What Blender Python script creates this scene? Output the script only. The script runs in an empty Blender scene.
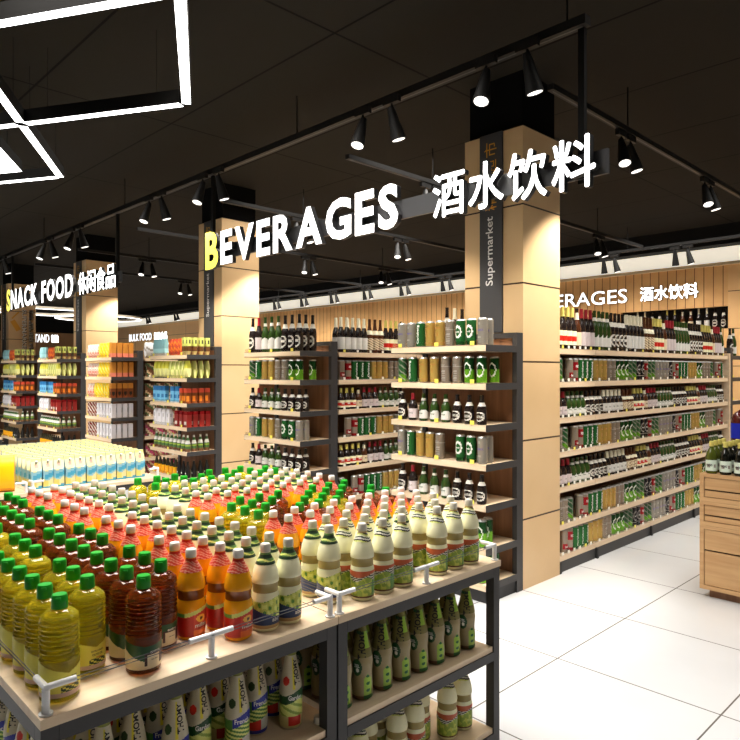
import bpy, math, random
from mathutils import Vector, Matrix
random.seed(7)
S = bpy.context.scene
COL = S.collection
PI = math.pi

# ------------------------------------------------------------------ camera
cd = bpy.data.cameras.new('camera')
cd.sensor_width = 36.0
cd.lens = 36.0 * 659.0 / 740.0
cd.clip_end = 120
cam = bpy.data.objects.new('camera', cd)
COL.objects.link(cam)
cam.location = (0, 0, 1.6)
cam.rotation_euler = (PI / 2, 0, math.atan2(0.7156, 0.6985) - PI / 2)
S.camera = cam

# ------------------------------------------------------------------ world, exposure
w = bpy.data.worlds.new('world'); S.world = w; w.use_nodes = True
w.node_tree.nodes['Background'].inputs[0].default_value = (1.0, 0.93, 0.84, 1)
w.node_tree.nodes['Background'].inputs[1].default_value = 0.06
S.view_settings.view_transform = 'Standard'
S.view_settings.look = 'None'
S.view_settings.gamma = 1.0
S.view_settings.use_curve_mapping = False
S.view_settings.exposure = 0.1
try:
    S.cycles.max_bounces = 7
    S.cycles.diffuse_bounces = 3
    S.cycles.glossy_bounces = 3
    S.cycles.transmission_bounces = 6
    S.cycles.transparent_max_bounces = 12
    S.cycles.caustics_refractive = True
    S.cycles.caustics_reflective = False
    S.cycles.sample_clamp_indirect = 4.0
    S.cycles.use_denoising = True
except Exception:
    pass

def area(name, loc, sx, sy, power, col=(1, .955, .89), rot=(0, 0, 0), spread=2.15):
    power *= 1.35
    l = bpy.data.lights.new(name, 'AREA'); l.shape = 'RECTANGLE'
    l.size = sx; l.size_y = sy; l.energy = power; l.color = col; l.spread = spread
    o = bpy.data.objects.new(name, l); COL.objects.link(o); o.location = loc; o.rotation_euler = rot
    return o

def spot(name, loc, target, power, angle=70, blend=.6, radius=.05, col=(1, .92, .80)):
    l = bpy.data.lights.new(name, 'SPOT'); l.energy = power; l.spot_size = math.radians(angle)
    l.spot_blend = blend; l.shadow_soft_size = radius; l.color = col
    o = bpy.data.objects.new(name, l); COL.objects.link(o); o.location = loc
    o.rotation_euler = (Vector(target) - Vector(loc)).to_track_quat('-Z', 'Y').to_euler()
    return o

# added fill area lights without fixtures, over the aisles, display tables and back wall
area('table_fill_light', (1.5, 2.9, 3.70), 2.4, 1.4, 118)
area('table_fill_light', (1.6, 6.2, 3.70), 2.4, 2.4, 46)
area('table_fill_light', (1.6, 11.0, 3.70), 2.4, 3.0, 150)
area('table_fill_light', (1.4, -1.2, 3.70), 2.4, 1.6, 8)
area('aisle_fill_light', (4.6, 0.9, 3.70), 3.0, 1.2, 27)
area('aisle_fill_light', (7.2, 1.2, 3.70), 2.6, 1.2, 31)
area('aisle_fill_light', (5.6, 4.15, 3.70), 3.0, .5, 42)
area('aisle_fill_light', (5.6, 6.2, 3.70), 3.0, .5, 36)
area('aisle_fill_light', (5.2, 8.2, 3.70), 3.0, .5, 30)
area('back_fill_light', (9.7, 3.2, 3.70), .8, 5.0, 80)
area('back_fill_light', (9.7, 11.0, 3.70), .8, 8.0, 190)
area('back_fill_light', (7.0, 20.0, 3.70), 5.0, 6.0, 220)

# ------------------------------------------------------------------ materials
MATS = {}
def mat(name, col=(.8, .8, .8), rough=.5, metal=0, spec=.5, emit=0, ecol=None, trans=0, ior=1.45, alpha=1, coat=0):
    if name in MATS: return MATS[name]
    m = bpy.data.materials.new(name); m.use_nodes = True
    b = m.node_tree.nodes['Principled BSDF']
    b.inputs['Base Color'].default_value = (*col, 1)
    b.inputs['Roughness'].default_value = rough
    b.inputs['Metallic'].default_value = metal
    b.inputs['Specular IOR Level'].default_value = spec
    b.inputs['IOR'].default_value = ior
    b.inputs['Transmission Weight'].default_value = trans
    b.inputs['Alpha'].default_value = alpha
    b.inputs['Coat Weight'].default_value = coat
    if emit:
        b.inputs['Emission Color'].default_value = (*(ecol or col), 1)
        b.inputs['Emission Strength'].default_value = emit
    MATS[name] = m
    return m

def srgb(r, g, b):
    f = lambda c: ((c / 255 + .055) / 1.055) ** 2.4 if c > 10 else c / 255 / 12.92
    return (f(r), f(g), f(b))

def wood(name, c1, c2, axis=0, scale=14, rough=.5, stretch=14):
    m = mat(name, c1, rough); nt = m.node_tree; N = nt.nodes; L = nt.links
    b = N['Principled BSDF']
    tc = N.new('ShaderNodeTexCoord'); mp = N.new('ShaderNodeMapping')
    sc = [scale, scale, scale]; sc[axis] = scale / stretch
    mp.inputs['Scale'].default_value = sc
    no = N.new('ShaderNodeTexNoise'); no.inputs['Scale'].default_value = 2.2; no.inputs['Detail'].default_value = 5
    no.inputs['Distortion'].default_value = .6
    cr = N.new('ShaderNodeValToRGB')
    cr.color_ramp.elements[0].position = .3; cr.color_ramp.elements[0].color = (*c2, 1)
    cr.color_ramp.elements[1].position = .72; cr.color_ramp.elements[1].color = (*c1, 1)
    L.new(tc.outputs['Object'], mp.inputs[0]); L.new(mp.outputs[0], no.inputs[0])
    L.new(no.outputs[0], cr.inputs[0]); L.new(cr.outputs[0], b.inputs['Base Color'])
    return m

def grooves(name, base, line, specs, rough=.5, tint=None, emit=0):
    """surface with thin seams: specs = [(axis, pitch, offset, width)]; coordinates are the object's own."""
    m = mat(name, base, rough); nt = m.node_tree; N = nt.nodes; L = nt.links
    b = N['Principled BSDF']
    tc = N.new('ShaderNodeTexCoord'); sp = N.new('ShaderNodeSeparateXYZ'); L.new(tc.outputs['Object'], sp.inputs[0])
    acc = None
    for ax, pitch, off, wd in specs:
        a = N.new('ShaderNodeMath'); a.operation = 'SUBTRACT'; L.new(sp.outputs[ax], a.inputs[0]); a.inputs[1].default_value = off
        d = N.new('ShaderNodeMath'); d.operation = 'PINGPONG'; L.new(a.outputs[0], d.inputs[0]); d.inputs[1].default_value = pitch / 2
        c = N.new('ShaderNodeMath'); c.operation = 'LESS_THAN'; L.new(d.outputs[0], c.inputs[0]); c.inputs[1].default_value = wd / 2
        if acc is None: acc = c
        else:
            x = N.new('ShaderNodeMath'); x.operation = 'MAXIMUM'; L.new(acc.outputs[0], x.inputs[0]); L.new(c.outputs[0], x.inputs[1]); acc = x
    no = N.new('ShaderNodeTexNoise'); no.inputs['Scale'].default_value = 3.0 if tint is None else tint[1]; no.inputs['Detail'].default_value = 4
    L.new(tc.outputs['Object'], no.inputs[0])
    cr = N.new('ShaderNodeValToRGB')
    c2 = tint[0] if tint else base
    cr.color_ramp.elements[0].position = .35; cr.color_ramp.elements[0].color = (*c2, 1)
    cr.color_ramp.elements[1].position = .65; cr.color_ramp.elements[1].color = (*base, 1)
    L.new(no.outputs[0], cr.inputs[0])
    mx = N.new('ShaderNodeMix'); mx.data_type = 'RGBA'
    L.new(acc.outputs[0], mx.inputs['Factor']); L.new(cr.outputs[0], mx.inputs['A']); mx.inputs['B'].default_value = (*line, 1)
    L.new(mx.outputs['Result'], b.inputs['Base Color'])
    return m

wood('oak', srgb(238, 216, 186), srgb(222, 194, 160), 0, 10, .45)
wood('oak_y', srgb(238, 216, 186), srgb(222, 194, 160), 1, 10, .45)
wood('crate_wood', srgb(205, 166, 118), srgb(180, 138, 92), 1, 12, .5, 18)
mat('crate_gap', srgb(70, 45, 26), .7)
wood('brown_panel', srgb(150, 108, 78), srgb(120, 84, 58), 2, 8, .6)
grooves('column_wood', srgb(224, 192, 148), srgb(52, 34, 22), [(2, .575, 2.81 - 4 * .575, .012)], .35, (srgb(214, 180, 134), 1.2))
grooves('slat_wall', srgb(226, 178, 118), srgb(110, 70, 34), [(1, .14, 3.47, .012)], .5, (srgb(206, 156, 98), 2))
grooves('panel_wall', srgb(226, 180, 124), srgb(70, 46, 28), [(2, .575, .51, .012), (1, 1.9, 1.1, .012)], .45, (srgb(215, 170, 116), 1))
grooves('floor_tile', srgb(214, 216, 219), srgb(104, 100, 96), [(0, .84, -.06, .008), (1, .84, .21, .008)], .16, (srgb(206, 207, 209), .9))
grooves('ceiling_panel', (.0190, .0165, .0130), (.004, .0035, .003), [(0, 1.135, .57, .018), (1, 2.21, 1.03, .018)], .8)
mat('steel', srgb(60, 59, 60), .5, .15)
mat('steel_dark', srgb(46, 45, 46), .55, .15)
mat('black', (.005, .005, .005), .8, spec=.05)
mat('black_paint', (.007, .0065, .006), .7, spec=.12)
MATS['ceiling_panel'].node_tree.nodes['Principled BSDF'].inputs['Specular IOR Level'].default_value = .04
mat('rail_black', (.010, .0095, .009), .55, spec=.25)
mat('lamp_black', (.011, .0105, .010), .5, spec=.3)
mat('lens', (1, .97, .92), .3, emit=1.3, ecol=(1, .97, .92))
mat('led', (1, 1, 1), .3, emit=5, ecol=(1, .99, .97))
mat('cove', (.9, .85, .72), .5, emit=.62, ecol=(1, .93, .78))
mat('sign_white', (1, 1, 1), .4, emit=1.6, ecol=(1, 1, 1))
mat('sign_yellow', (.9, .85, .1), .4, emit=.85, ecol=(1, .9, .12))
mat('sign_side', (.02, .02, .022), .4)
mat('sign_bar', srgb(84, 84, 86), .35, .4)
mat('banner', srgb(66, 66, 68), .5)
mat('banner_white', srgb(235, 235, 232), .5)
mat('gold', srgb(216, 156, 56), .4)
mat('white_plastic', srgb(238, 238, 240), .3)
mat('wire', srgb(92, 92, 96), .35, .4)
mat('acrylic', (.95, .97, .97), .05, trans=1, ior=1.15, alpha=.28)
mat('tag_yellow', srgb(240, 228, 96), .5)
mat('tag_white', srgb(245, 243, 232), .5)
mat('wall_white', srgb(235, 225, 205), .6)
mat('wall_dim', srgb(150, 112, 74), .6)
mat('beige_trim', srgb(206, 184, 150), .5)

C = {  # product colours: name -> (sRGB, roughness)
 'cap_green': ((8, 150, 30), .35), 'cap_white': ((238, 234, 228), .3), 'cap_grey': ((216, 210, 196), .35),
 'lab_lime': ((236, 226, 96), .4), 'lab_lime_d': ((120, 122, 34), .4), 'ink_dark': ((50, 48, 28), .4), 'ink_black': ((22, 20, 18), .4),
 'lab_pink': ((214, 184, 168), .4), 'leaf_dark': ((46, 70, 28), .4), 'lab_cream': ((232, 214, 180), .4), 'lab_dgreen': ((22, 72, 30), .35),
 'lab_maroon': ((58, 22, 20), .35), 'white': ((226, 224, 218), .4), 'off_white': ((222, 218, 208), .4),
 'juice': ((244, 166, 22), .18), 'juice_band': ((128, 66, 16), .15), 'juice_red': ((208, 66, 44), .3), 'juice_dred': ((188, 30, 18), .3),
 'juice_orange': ((238, 112, 36), .3), 'peach': ((248, 190, 80), .3), 'salmon': ((228, 158, 136), .35),
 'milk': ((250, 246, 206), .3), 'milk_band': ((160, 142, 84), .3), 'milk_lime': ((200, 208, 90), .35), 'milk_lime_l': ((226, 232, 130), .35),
 'milk_green': ((90, 140, 50), .35), 'milk_blue': ((44, 62, 108), .35), 'milk_base': ((190, 160, 108), .35), 'neck_green': ((110, 150, 80), .35),
 'neck_dark': ((40, 62, 42), .35), 'ring_red': ((196, 96, 58), .35), 'green': ((84, 140, 54), .35), 'grass': ((150, 176, 70), .35), 'brown': ((96, 62, 34), .3),
 'thomy_white': ((206, 196, 168), .35), 'thomy_yellow': ((232, 214, 60), .35), 'blue': ((30, 44, 150), .35), 'tomato': ((214, 44, 28), .35), 'thomy_tan': ((212, 196, 130), .35),
 'olive_glass': ((128, 120, 72), .25), 'olive_tan': ((150, 134, 92), .3), 'lime_neon': ((150, 190, 60), .35), 'dkgreen': ((16, 92, 34), .3),
 'can_silver': ((176, 170, 158), .3), 'can_top': ((190, 190, 188), .25), 'purple': ((84, 66, 130), .4), 'can_green': ((48, 116, 58), .3), 'can_dgreen': ((26, 72, 30), .3),
 'can_gold': ((214, 178, 96), .3), 'gold_d': ((150, 106, 40), .35), 'can_beige': ((166, 152, 136), .35), 'grey_ink': ((140, 134, 126), .4), 'can_lime': ((120, 186, 50), .3),
 'can_red': ((170, 30, 38), .3), 'can_black': ((40, 40, 42), .3), 'beer_black': ((34, 26, 24), .12), 'beer_brown': ((74, 40, 22), .12), 'beer_green': ((44, 66, 26), .12),
 'foil_red': ((150, 34, 46), .3), 'foil_cream': ((238, 232, 206), .35), 'foil_yellow': ((206, 194, 104), .35), 'lab_pinkwhite': ((214, 200, 200), .4), 'amber': ((206, 160, 90), .2),
 'cyan': ((146, 198, 204), .3), 'cyan_l': ((180, 230, 236), .3), 'pack_red': ((204, 78, 56), .3), 'pack_orange': ((240, 140, 50), .35), 'pouch_yellow': ((222, 220, 84), .3),
 'pouch_lime': ((196, 204, 110), .3), 'pouch_pale': ((236, 236, 160), .3), 'pack_blue': ((50, 120, 180), .3), 'pack_lblue': ((120, 190, 230), .3), 'box_red': ((140, 40, 36), .35),
 'box_amber': ((206, 136, 54), .35), 'box_brown': ((128, 66, 30), .35), 'box_pink': ((222, 130, 110), .35), 'tan': ((206, 190, 130), .35), 'yellow': ((250, 214, 20), .3),
 'yellow_d': ((240, 170, 20), .3), 'carton_cream': ((226, 216, 160), .35), 'carton_yellow': ((222, 206, 112), .35), 'carton_blue': ((70, 160, 196), .35), 'carton_lblue': ((140, 190, 206), .35),
 'box_grey': ((232, 230, 236), .35), 'bag_pink': ((190, 60, 110), .35), 'bag_brown': ((120, 80, 56), .35), 'bag_silver': ((206, 208, 212), .3), 'bag_green': ((70, 110, 60), .35),
 'wine_black': ((16, 18, 14), .12), 'wine_green': ((70, 80, 22), .12), 'cobalt': ((14, 40, 190), .3), 'dark_red': ((80, 8, 14), .12), 'mint': ((214, 228, 214), .4),
}
for k, (c, r) in C.items(): mat(k, srgb(*c), r)
mat('oil_light', srgb(255, 238, 62), .06, trans=.8, ior=1.34)
mat('oil_dark', srgb(168, 84, 32), .06, trans=.8, ior=1.36)
for k in C:
    if k.startswith('can_'): MATS[k].node_tree.nodes['Principled BSDF'].inputs['Metallic'].default_value = .55; MATS[k].node_tree.nodes['Principled BSDF'].inputs['Roughness'].default_value = .26
for k in ('beer_black', 'beer_brown', 'beer_green', 'wine_black', 'wine_green', 'dark_red'):
    MATS[k].node_tree.nodes['Principled BSDF'].inputs['Coat Weight'].default_value = .5

# ------------------------------------------------------------------ mesh builder
class MB:
    def __init__(s): s.v = []; s.f = []; s.m = []; s.s = []
    def add(s, vs, fs, m, smooth=False):
        o = len(s.v); s.v += [tuple(p) for p in vs]
        for i, f in enumerate(fs):
            s.f.append(tuple(o + k for k in f)); s.m.append(m if isinstance(m, str) else m[i]); s.s.append(smooth)
        return s
    def box(s, x0, x1, y0, y1, z0, z1, m):
        v = [(x0, y0, z0), (x1, y0, z0), (x1, y1, z0), (x0, y1, z0), (x0, y0, z1), (x1, y0, z1), (x1, y1, z1), (x0, y1, z1)]
        return s.add(v, [(0, 3, 2, 1), (4, 5, 6, 7), (0, 1, 5, 4), (1, 2, 6, 5), (2, 3, 7, 6), (3, 0, 4, 7)], m)
    def bar(s, p, q, wd, ht, m):
        """rectangular bar from p to q (same z), width wd, height ht upward"""
        p = Vector(p); q = Vector(q); d = (q - p).normalized(); n = Vector((-d.y, d.x, 0)) * wd / 2; u = Vector((0, 0, ht))
        v = [p - n, q - n, q + n, p + n, p - n + u, q - n + u, q + n + u, p + n + u]
        return s.add(v, [(0, 3, 2, 1), (4, 5, 6, 7), (0, 1, 5, 4), (1, 2, 6, 5), (2, 3, 7, 6), (3, 0, 4, 7)], m)
    def tube(s, p, q, r0, r1, m, n=12, caps=True, capm=None):
        p = Vector(p); q = Vector(q); d = (q - p).normalized()
        a = d.orthogonal().normalized(); b = d.cross(a)
        vs = []
        for c, r in ((p, r0), (q, r1)):
            for i in range(n):
                t = 2 * PI * i / n; vs.append(c + (a * math.cos(t) + b * math.sin(t)) * r)
        s.add(vs, [(i, (i + 1) % n, n + (i + 1) % n, n + i) for i in range(n)], m, True)
        if caps:
            s.add(vs[:n], [tuple(range(n))[::-1]], m); s.add(vs[n:], [tuple(range(n))], capm or m)
        return s
    def lathe(s, prof, paint, n=24, dz=.006, bottom=True, top=True, ex=None, off=0.0, sy=1.0):
        """prof = [(z, r)...] from low to high; paint(z, a) -> material, a = degrees off the front (-Y)"""
        P = [prof[0]]
        for (z0, r0), (z1, r1) in zip(prof, prof[1:]):
            k = max(1, int(math.ceil(abs(z1 - z0) / dz)))
            for j in range(1, k + 1): P.append((z0 + (z1 - z0) * j / k, r0 + (r1 - r0) * j / k))
        vs = []
        for z, r in P:
            for i in range(n):
                a = 2 * PI * i / n
                sx_, cy_ = math.sin(a), math.cos(a)
                if ex:
                    q = (abs(sx_) ** ex + abs(cy_) ** ex) ** (-1 / ex); sx_ *= q; cy_ *= q
                vs.append(((r + off) * sx_, -(r + off) * cy_ * sy, z))
        fs, ms = [], []
        for j in range(len(P) - 1):
            zm = (P[j][0] + P[j + 1][0]) / 2
            for i in range(n):
                i2 = (i + 1) % n
                fs.append((j * n + i, j * n + i2, (j + 1) * n + i2, (j + 1) * n + i))
                a = (360 * (i + .5) / n + 180) % 360 - 180
                ms.append(paint(zm, a) if callable(paint) else paint)
        s.add(vs, fs, ms, True)
        if bottom: s.add(vs[:n], [tuple(range(n))[::-1]], paint(P[0][0], 0) if callable(paint) else paint)
        if top: s.add(vs[-n:], [tuple(range(n))], paint(P[-1][0], 0) if callable(paint) else paint)
        return s
    def pbox(s, wd, dp, h, paint, shape=None, nu=6, nz=16, cx=0, cy=0, top=None):
        """painted box: paint(z, u, side) with side 0 front(-Y) 1 right 2 back 3 left; shape(z)->(sx, sy, oy)"""
        vs = []; n = 4 * nu
        for j in range(nz + 1):
            z = h * j / nz; sx, sy, oy = shape(z) if shape else (1, 1, 0)
            a, b = wd / 2 * sx, dp / 2 * sy
            cs = [(-a, -b), (a, -b), (a, b), (-a, b)]
            for k in range(4):
                p, q = cs[k], cs[(k + 1) % 4]
                for i in range(nu):
                    t = i / nu; vs.append((cx + p[0] + (q[0] - p[0]) * t, cy + oy + p[1] + (q[1] - p[1]) * t, z))
        fs, ms = [], []
        for j in range(nz):
            for i in range(n):
                i2 = (i + 1) % n
                fs.append((j * n + i, j * n + i2, (j + 1) * n + i2, (j + 1) * n + i))
                ms.append(paint(h * (j + .5) / nz, ((i % nu) + .5) / nu, i // nu))
        s.add(vs, fs, ms)
        s.add(vs[:n], [tuple(range(n))[::-1]], ms[0]); s.add(vs[-n:], [tuple(range(n))], top or ms[-1])
        return s
    def merge(s, o):
        s.add(o.v, [], 'steel'); k = len(s.v) - len(o.v)
        s.f += [tuple(k + i for i in f) for f in o.f]; s.m += o.m; s.s += o.s
        return s
    def mesh(s, name):
        me = bpy.data.meshes.new(name); me.from_pydata(s.v, [], s.f)
        keys = list(dict.fromkeys(s.m))
        for k in keys: me.materials.append(MATS[k])
        ix = {k: i for i, k in enumerate(keys)}
        me.polygons.foreach_set('material_index', [ix[k] for k in s.m])
        me.polygons.foreach_set('use_smooth', s.s)
        if any(s.s): me.set_sharp_from_angle(angle=math.radians(38))
        me.update()
        return me
    def obj(s, name, parent=None, loc=None, rotz=0):
        o = bpy.data.objects.new(name, s.mesh(name)); COL.objects.link(o)
        if parent is not None: o.parent = parent
        if loc is not None: o.location = loc
        o.rotation_euler = (0, 0, rotz)
        return o

def tag(o, label, cat, group=None):
    o['label'] = label; o['category'] = cat
    if group: o['group'] = group
    return o
def empty(name, loc, rotz=0):
    o = bpy.data.objects.new(name, None); COL.objects.link(o); o.location = loc; o.rotation_euler = (0, 0, rotz); o.empty_display_size = .1
    return o
def struct(o):
    o['kind'] = 'structure'; return o

# text as flat mesh data (x right, y up), normalised afterwards
_tc = {}
def glyphs(txt, bold=0.0, extrude=0.0):
    key = (txt, bold, extrude)
    if key in _tc: return _tc[key]
    cu = bpy.data.curves.new('lettering', 'FONT'); cu.body = txt; cu.size = 1; cu.offset = bold; cu.extrude = extrude; cu.resolution_u = 3
    o = bpy.data.objects.new('lettering', cu); COL.objects.link(o)
    bpy.context.view_layer.update()
    me = bpy.data.meshes.new_from_object(o.evaluated_get(bpy.context.evaluated_depsgraph_get()))
    vs = [tuple(v.co) for v in me.vertices]; fs = [tuple(p.vertices) for p in me.polygons]; ns = [p.normal.z for p in me.polygons]
    bpy.data.objects.remove(o); bpy.data.curves.remove(cu); bpy.data.meshes.remove(me)
    _tc[key] = (vs, fs, ns)
    return _tc[key]
def bbox(vs):
    xs = [v[0] for v in vs]; ys = [v[1] for v in vs]
    return min(xs), max(xs), min(ys), max(ys)

def wrap_text(mb, txt, m, rfun, zc, ht, wd, a0=0, vertical=False, bold=.02, off=.0012):
    """lettering wrapped round a bottle: centre height zc, letter height ht, run length wd, centred a0 degrees off the front"""
    vs, fs, _ = glyphs(txt, bold)
    if not vs: return
    x0, x1, y0, y1 = bbox(vs)
    out = []
    for x, y, z in vs:
        u = ((x - x0) / (x1 - x0) - .5) * wd; v = ((y - y0) / (y1 - y0) - .5) * ht
        if vertical: u, v = -v, u
        zz = zc + v; r = rfun(zz) + off
        a = math.radians(a0) + u / max(rfun(zc), .01)
        out.append((r * math.sin(a), -r * math.cos(a), zz))
    mb.add(out, fs, m)

def prof_r(prof):
    def f(z):
        for (z0, r0), (z1, r1) in zip(prof, prof[1:]):
            if z0 <= z <= z1: return r0 + (r1 - r0) * (z - z0) / max(1e-6, z1 - z0)
        return prof[-1][1] if z > prof[-1][0] else prof[0][1]
    return f
def cut(prof, za, zb):
    f = prof_r(prof)
    return [(za, f(za))] + [p for p in prof if za + 1e-4 < p[0] < zb - 1e-4] + [(zb, f(zb))]

# ------------------------------------------------------------------ products (each: list of (part name or None for the body, builder))
PROD = {}
def product(key, name, cat, parts):
    PROD[key] = dict(name=name, cat=cat, parts=parts)

def oil(key, liquid, dark):
    h = .25
    prof = [(0, .040), (.004, .045), (.085, .0455)]
    z = .09
    for k in range(9):
        prof += [(z, .0420), (z + .003, .0450), (z + .006, .0465), (z + .009, .0450)]; z += .0113
    prof += [(.194, .0452), (.200, .0425), (.212, .030), (.216, .019), (.222, .0165), (.23, .0165)]
    b = MB().lathe(prof, liquid, 32, .01)
    cap = MB().lathe([(.216, .0185), (.219, .0192), (.246, .0185), (.25, .0165)], 'cap_green', 18, .02)
    cap.box(-.006, .006, -.021, -.017, .24, .246, 'cap_green')
    lab = MB(); pl = [(.014, .0462), (.10, .0468)]
    if not dark:
        def paint(z, a):
            top = .070 + .028 * min(1, abs(a - 35) / 100)
            if z > top: return liquid
            if z < .024: return 'lab_pink'
            if 15 < a < 75 and z < .040: return 'leaf_dark' if (int(a / 9) + int(z * 300)) % 3 else 'lab_lime'
            if -100 < a < -68 and z < .06: return 'lab_lime_d'
            return 'lab_lime'
        lab.lathe(pl, paint, 80, .0022, False, False)
        f = lambda z: .0470
        wrap_text(lab, 'EXTRA VIRGIN', 'ink_dark', f, .060, .0045, .034, 40)
        wrap_text(lab, 'OLIVE OIL', 'ink_dark', f, .051, .0055, .03, 40)
        wrap_text(lab, 'extra', 'tomato', f, .043, .004, .016, 44)
    else:
        def paint(z, a):
            top = .088 - .014 * math.cos(math.radians(a - 30))
            if z > top: return 'oil_dark'
            if z > top - .020: return 'lab_dgreen' if a < 80 else 'lab_maroon'
            if z < .022: return 'lab_cream'
            if 20 < a < 62 and z < .05: return 'lab_cream'
            if a < 8: return 'lab_cream' if z < top - .026 - .0002 * (a + 60) else 'lab_dgreen'
            return 'lab_maroon'
        lab.lathe(pl, paint, 80, .0022, False, False)
        f = lambda z: .0470
        wrap_text(lab, 'extra', 'white', f, .058, .007, .03, 44)
        wrap_text(lab, 'vergine', 'ink_dark', f, .038, .004, .02, 42)
    product(key, 'oil_bottle', 'bottle', [(None, b), ('cap', cap), ('label', lab)])
oil('oil_l', 'oil_light', False)
oil('oil_d', 'oil_dark', True)

JP = [(0, .035), (.006, .0405), (.03, .0415), (.095, .042), (.112, .040), (.118, .0385), (.142, .0385), (.147, .0415), (.156, .0420),
      (.178, .0385), (.198, .0320), (.214, .0240), (.225, .0175), (.232, .0155), (.24, .0150)]
def drink(key, body, band, neckp, lowp, capm, words_):
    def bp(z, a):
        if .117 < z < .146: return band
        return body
    b = MB().lathe(JP, bp, 24, .012)
    cap = MB().lathe([(.238, .0155), (.242, .0165), (.258, .0162), (.262, .014)], capm, 16, .02)
    nl = MB().lathe(cut(JP, .198 if key == 'juice' else .202, .236), neckp, 60, .0022, False, False, off=.0008)
    ll = MB().lathe(cut(JP, .012, .113), lowp, 80, .0022, False, False, off=.0008)
    f = prof_r(JP)
    for t, m, zc, ht, wd, a0 in words_: wrap_text(ll, t, m, f, zc, ht, wd, a0, off=.0016)
    product(key, 'juice_bottle' if key == 'juice' else 'drink_bottle', 'bottle', [(None, b), ('cap', cap), ('neck_label', nl), ('label', ll)])
def jn(z, a):
    if z > .228: return 'juice_dred'
    return ('juice_red', 'juice_red', 'salmon', 'juice_red', 'salmon')[int(z * 330 + 2.2 * math.sin(math.radians(a * 2)) + a / 90) % 5]
def jl(z, a):
    t = .088 + .008 * math.sin(math.radians(a * 1.5))
    if z > t: return 'juice'
    if z > t - .012: return 'milk_lime_l' if a > -40 else 'green'
    if (a - 28) ** 2 / 500 + (z - .063) ** 2 / .00012 < 1: return 'brown' if (a - 28) ** 2 / 60 + (z - .063) ** 2 / .00002 < 1 else 'peach'
    if a < -5: return 'juice_dred'
    return 'juice_red' if z > .03 else 'juice_orange'
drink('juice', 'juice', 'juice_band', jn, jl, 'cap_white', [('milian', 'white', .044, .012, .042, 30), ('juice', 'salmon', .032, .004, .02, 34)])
def blot(z, a): return math.sin(a * .16 + z * 140) + math.sin(a * .09 - z * 210 + 1) + .7 * math.sin(a * .31 + z * 60)
def mn(z, a):
    if z > .230: return 'neck_green'
    if z > .220: return 'neck_dark'
    if z < .2095: return 'neck_dark'
    k = (z * 200 + .8 * math.sin(math.radians(a * 2))) % 3
    return 'milk_lime_l' if k < 1 else 'neck_green'
def ml(z, a):
    if z > .098 + .006 * math.sin(math.radians(a * 2)): return 'milk'
    if z < .022: return 'milk_base'
    e = .056 - .016 * math.sin(math.radians(a + 10))
    if z < e: return 'milk_blue'
    q = blot(z, a)
    return 'milk_green' if q < -1.2 else ('milk_lime_l' if q > .7 else 'milk_lime')
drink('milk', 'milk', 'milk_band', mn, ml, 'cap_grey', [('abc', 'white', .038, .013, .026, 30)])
def rn(z, a):
    if z > .23: return 'milk_base'
    return ('ink_black', 'off_white', 'neck_dark', 'milk', 'milk_lime_l')[int(z * 220 + .8 * math.sin(math.radians(a * 2))) % 5]
def rl(z, a):
    if z > .104: return 'milk'
    if z > .088 + .006 * math.sin(math.radians(a * 2)): return 'ring_red'
    if z < .018: return 'brown'
    if z > .074 + .008 * math.cos(math.radians(a * 3)): return 'off_white' if int(z * 240 + 2 * math.sin(math.radians(a * 3))) % 2 else 'neck_dark'
    return 'green' if 25 < a < 75 else ('grass' if blot(z, a) < .5 else 'milk_lime')
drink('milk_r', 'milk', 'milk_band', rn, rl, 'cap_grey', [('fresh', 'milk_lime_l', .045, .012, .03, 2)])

def thomy(key, variant):
    P = [(0, .030), (.006, .035), (.03, .037), (.07, .036), (.12, .037), (.15, .033), (.2, .022), (.236, .0165)]
    b = MB().lathe(P, 'thomy_white', 24, .02)
    cap = MB().lathe([(.232, .018), (.236, .0185), (.248, .0175), (.25, .015)], 'lab_lime_d', 16, .02)
    def up(z, a):
        if 2 < a < 40: return 'thomy_yellow' if a < 14 else 'thomy_white'
        if (a + 38) ** 2 / 420 + (z - .156) ** 2 / .00018 < 1: return 'tomato' if variant else 'leaf_dark'
        return 'thomy_white'
    ul = MB().lathe(cut(P, .13, .226), up, 80, .0022, False, False, off=.0008)
    f = prof_r(P)
    wrap_text(ul, 'THOMY', 'ink_black', f, .182, .016, .078, 26, True, .03, .0016)
    def lp(z, a):
        t = .118 + .010 * math.sin(math.radians(a * 1.6))
        if z > t: return 'thomy_white'
        if variant:
            if z > t - .028: return 'lab_dgreen'
            if z < .045: return 'tomato' if abs(a - 10) < 34 and z > .014 else 'thomy_tan'
            return 'grass' if int(z * 110 + a / 30) % 3 == 0 else 'milk_lime_l'
        if z > t - .028: return 'blue' if a > -30 else 'green'
        if z < .020: return 'blue'
        if z < .05 + .01 * math.sin(math.radians(a)): return 'tomato' if -45 < a < 15 else 'off_white'
        return 'green' if int(z * 160 + a / 40) % 2 else 'milk_lime_l'
    ll = MB().lathe(cut(P, .008, .128), lp, 80, .0022, False, False, off=.0008)
    wrap_text(ll, 'French' if not variant else 'Garden', 'white', f, .104, .015, .046, 14, off=.0016)
    product(key, 'dressing_bottle', 'bottle', [(None, b), ('cap', cap), ('neck_label', ul), ('label', ll)])
thomy('dress_b', 0); thomy('dress_g', 1)

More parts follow.
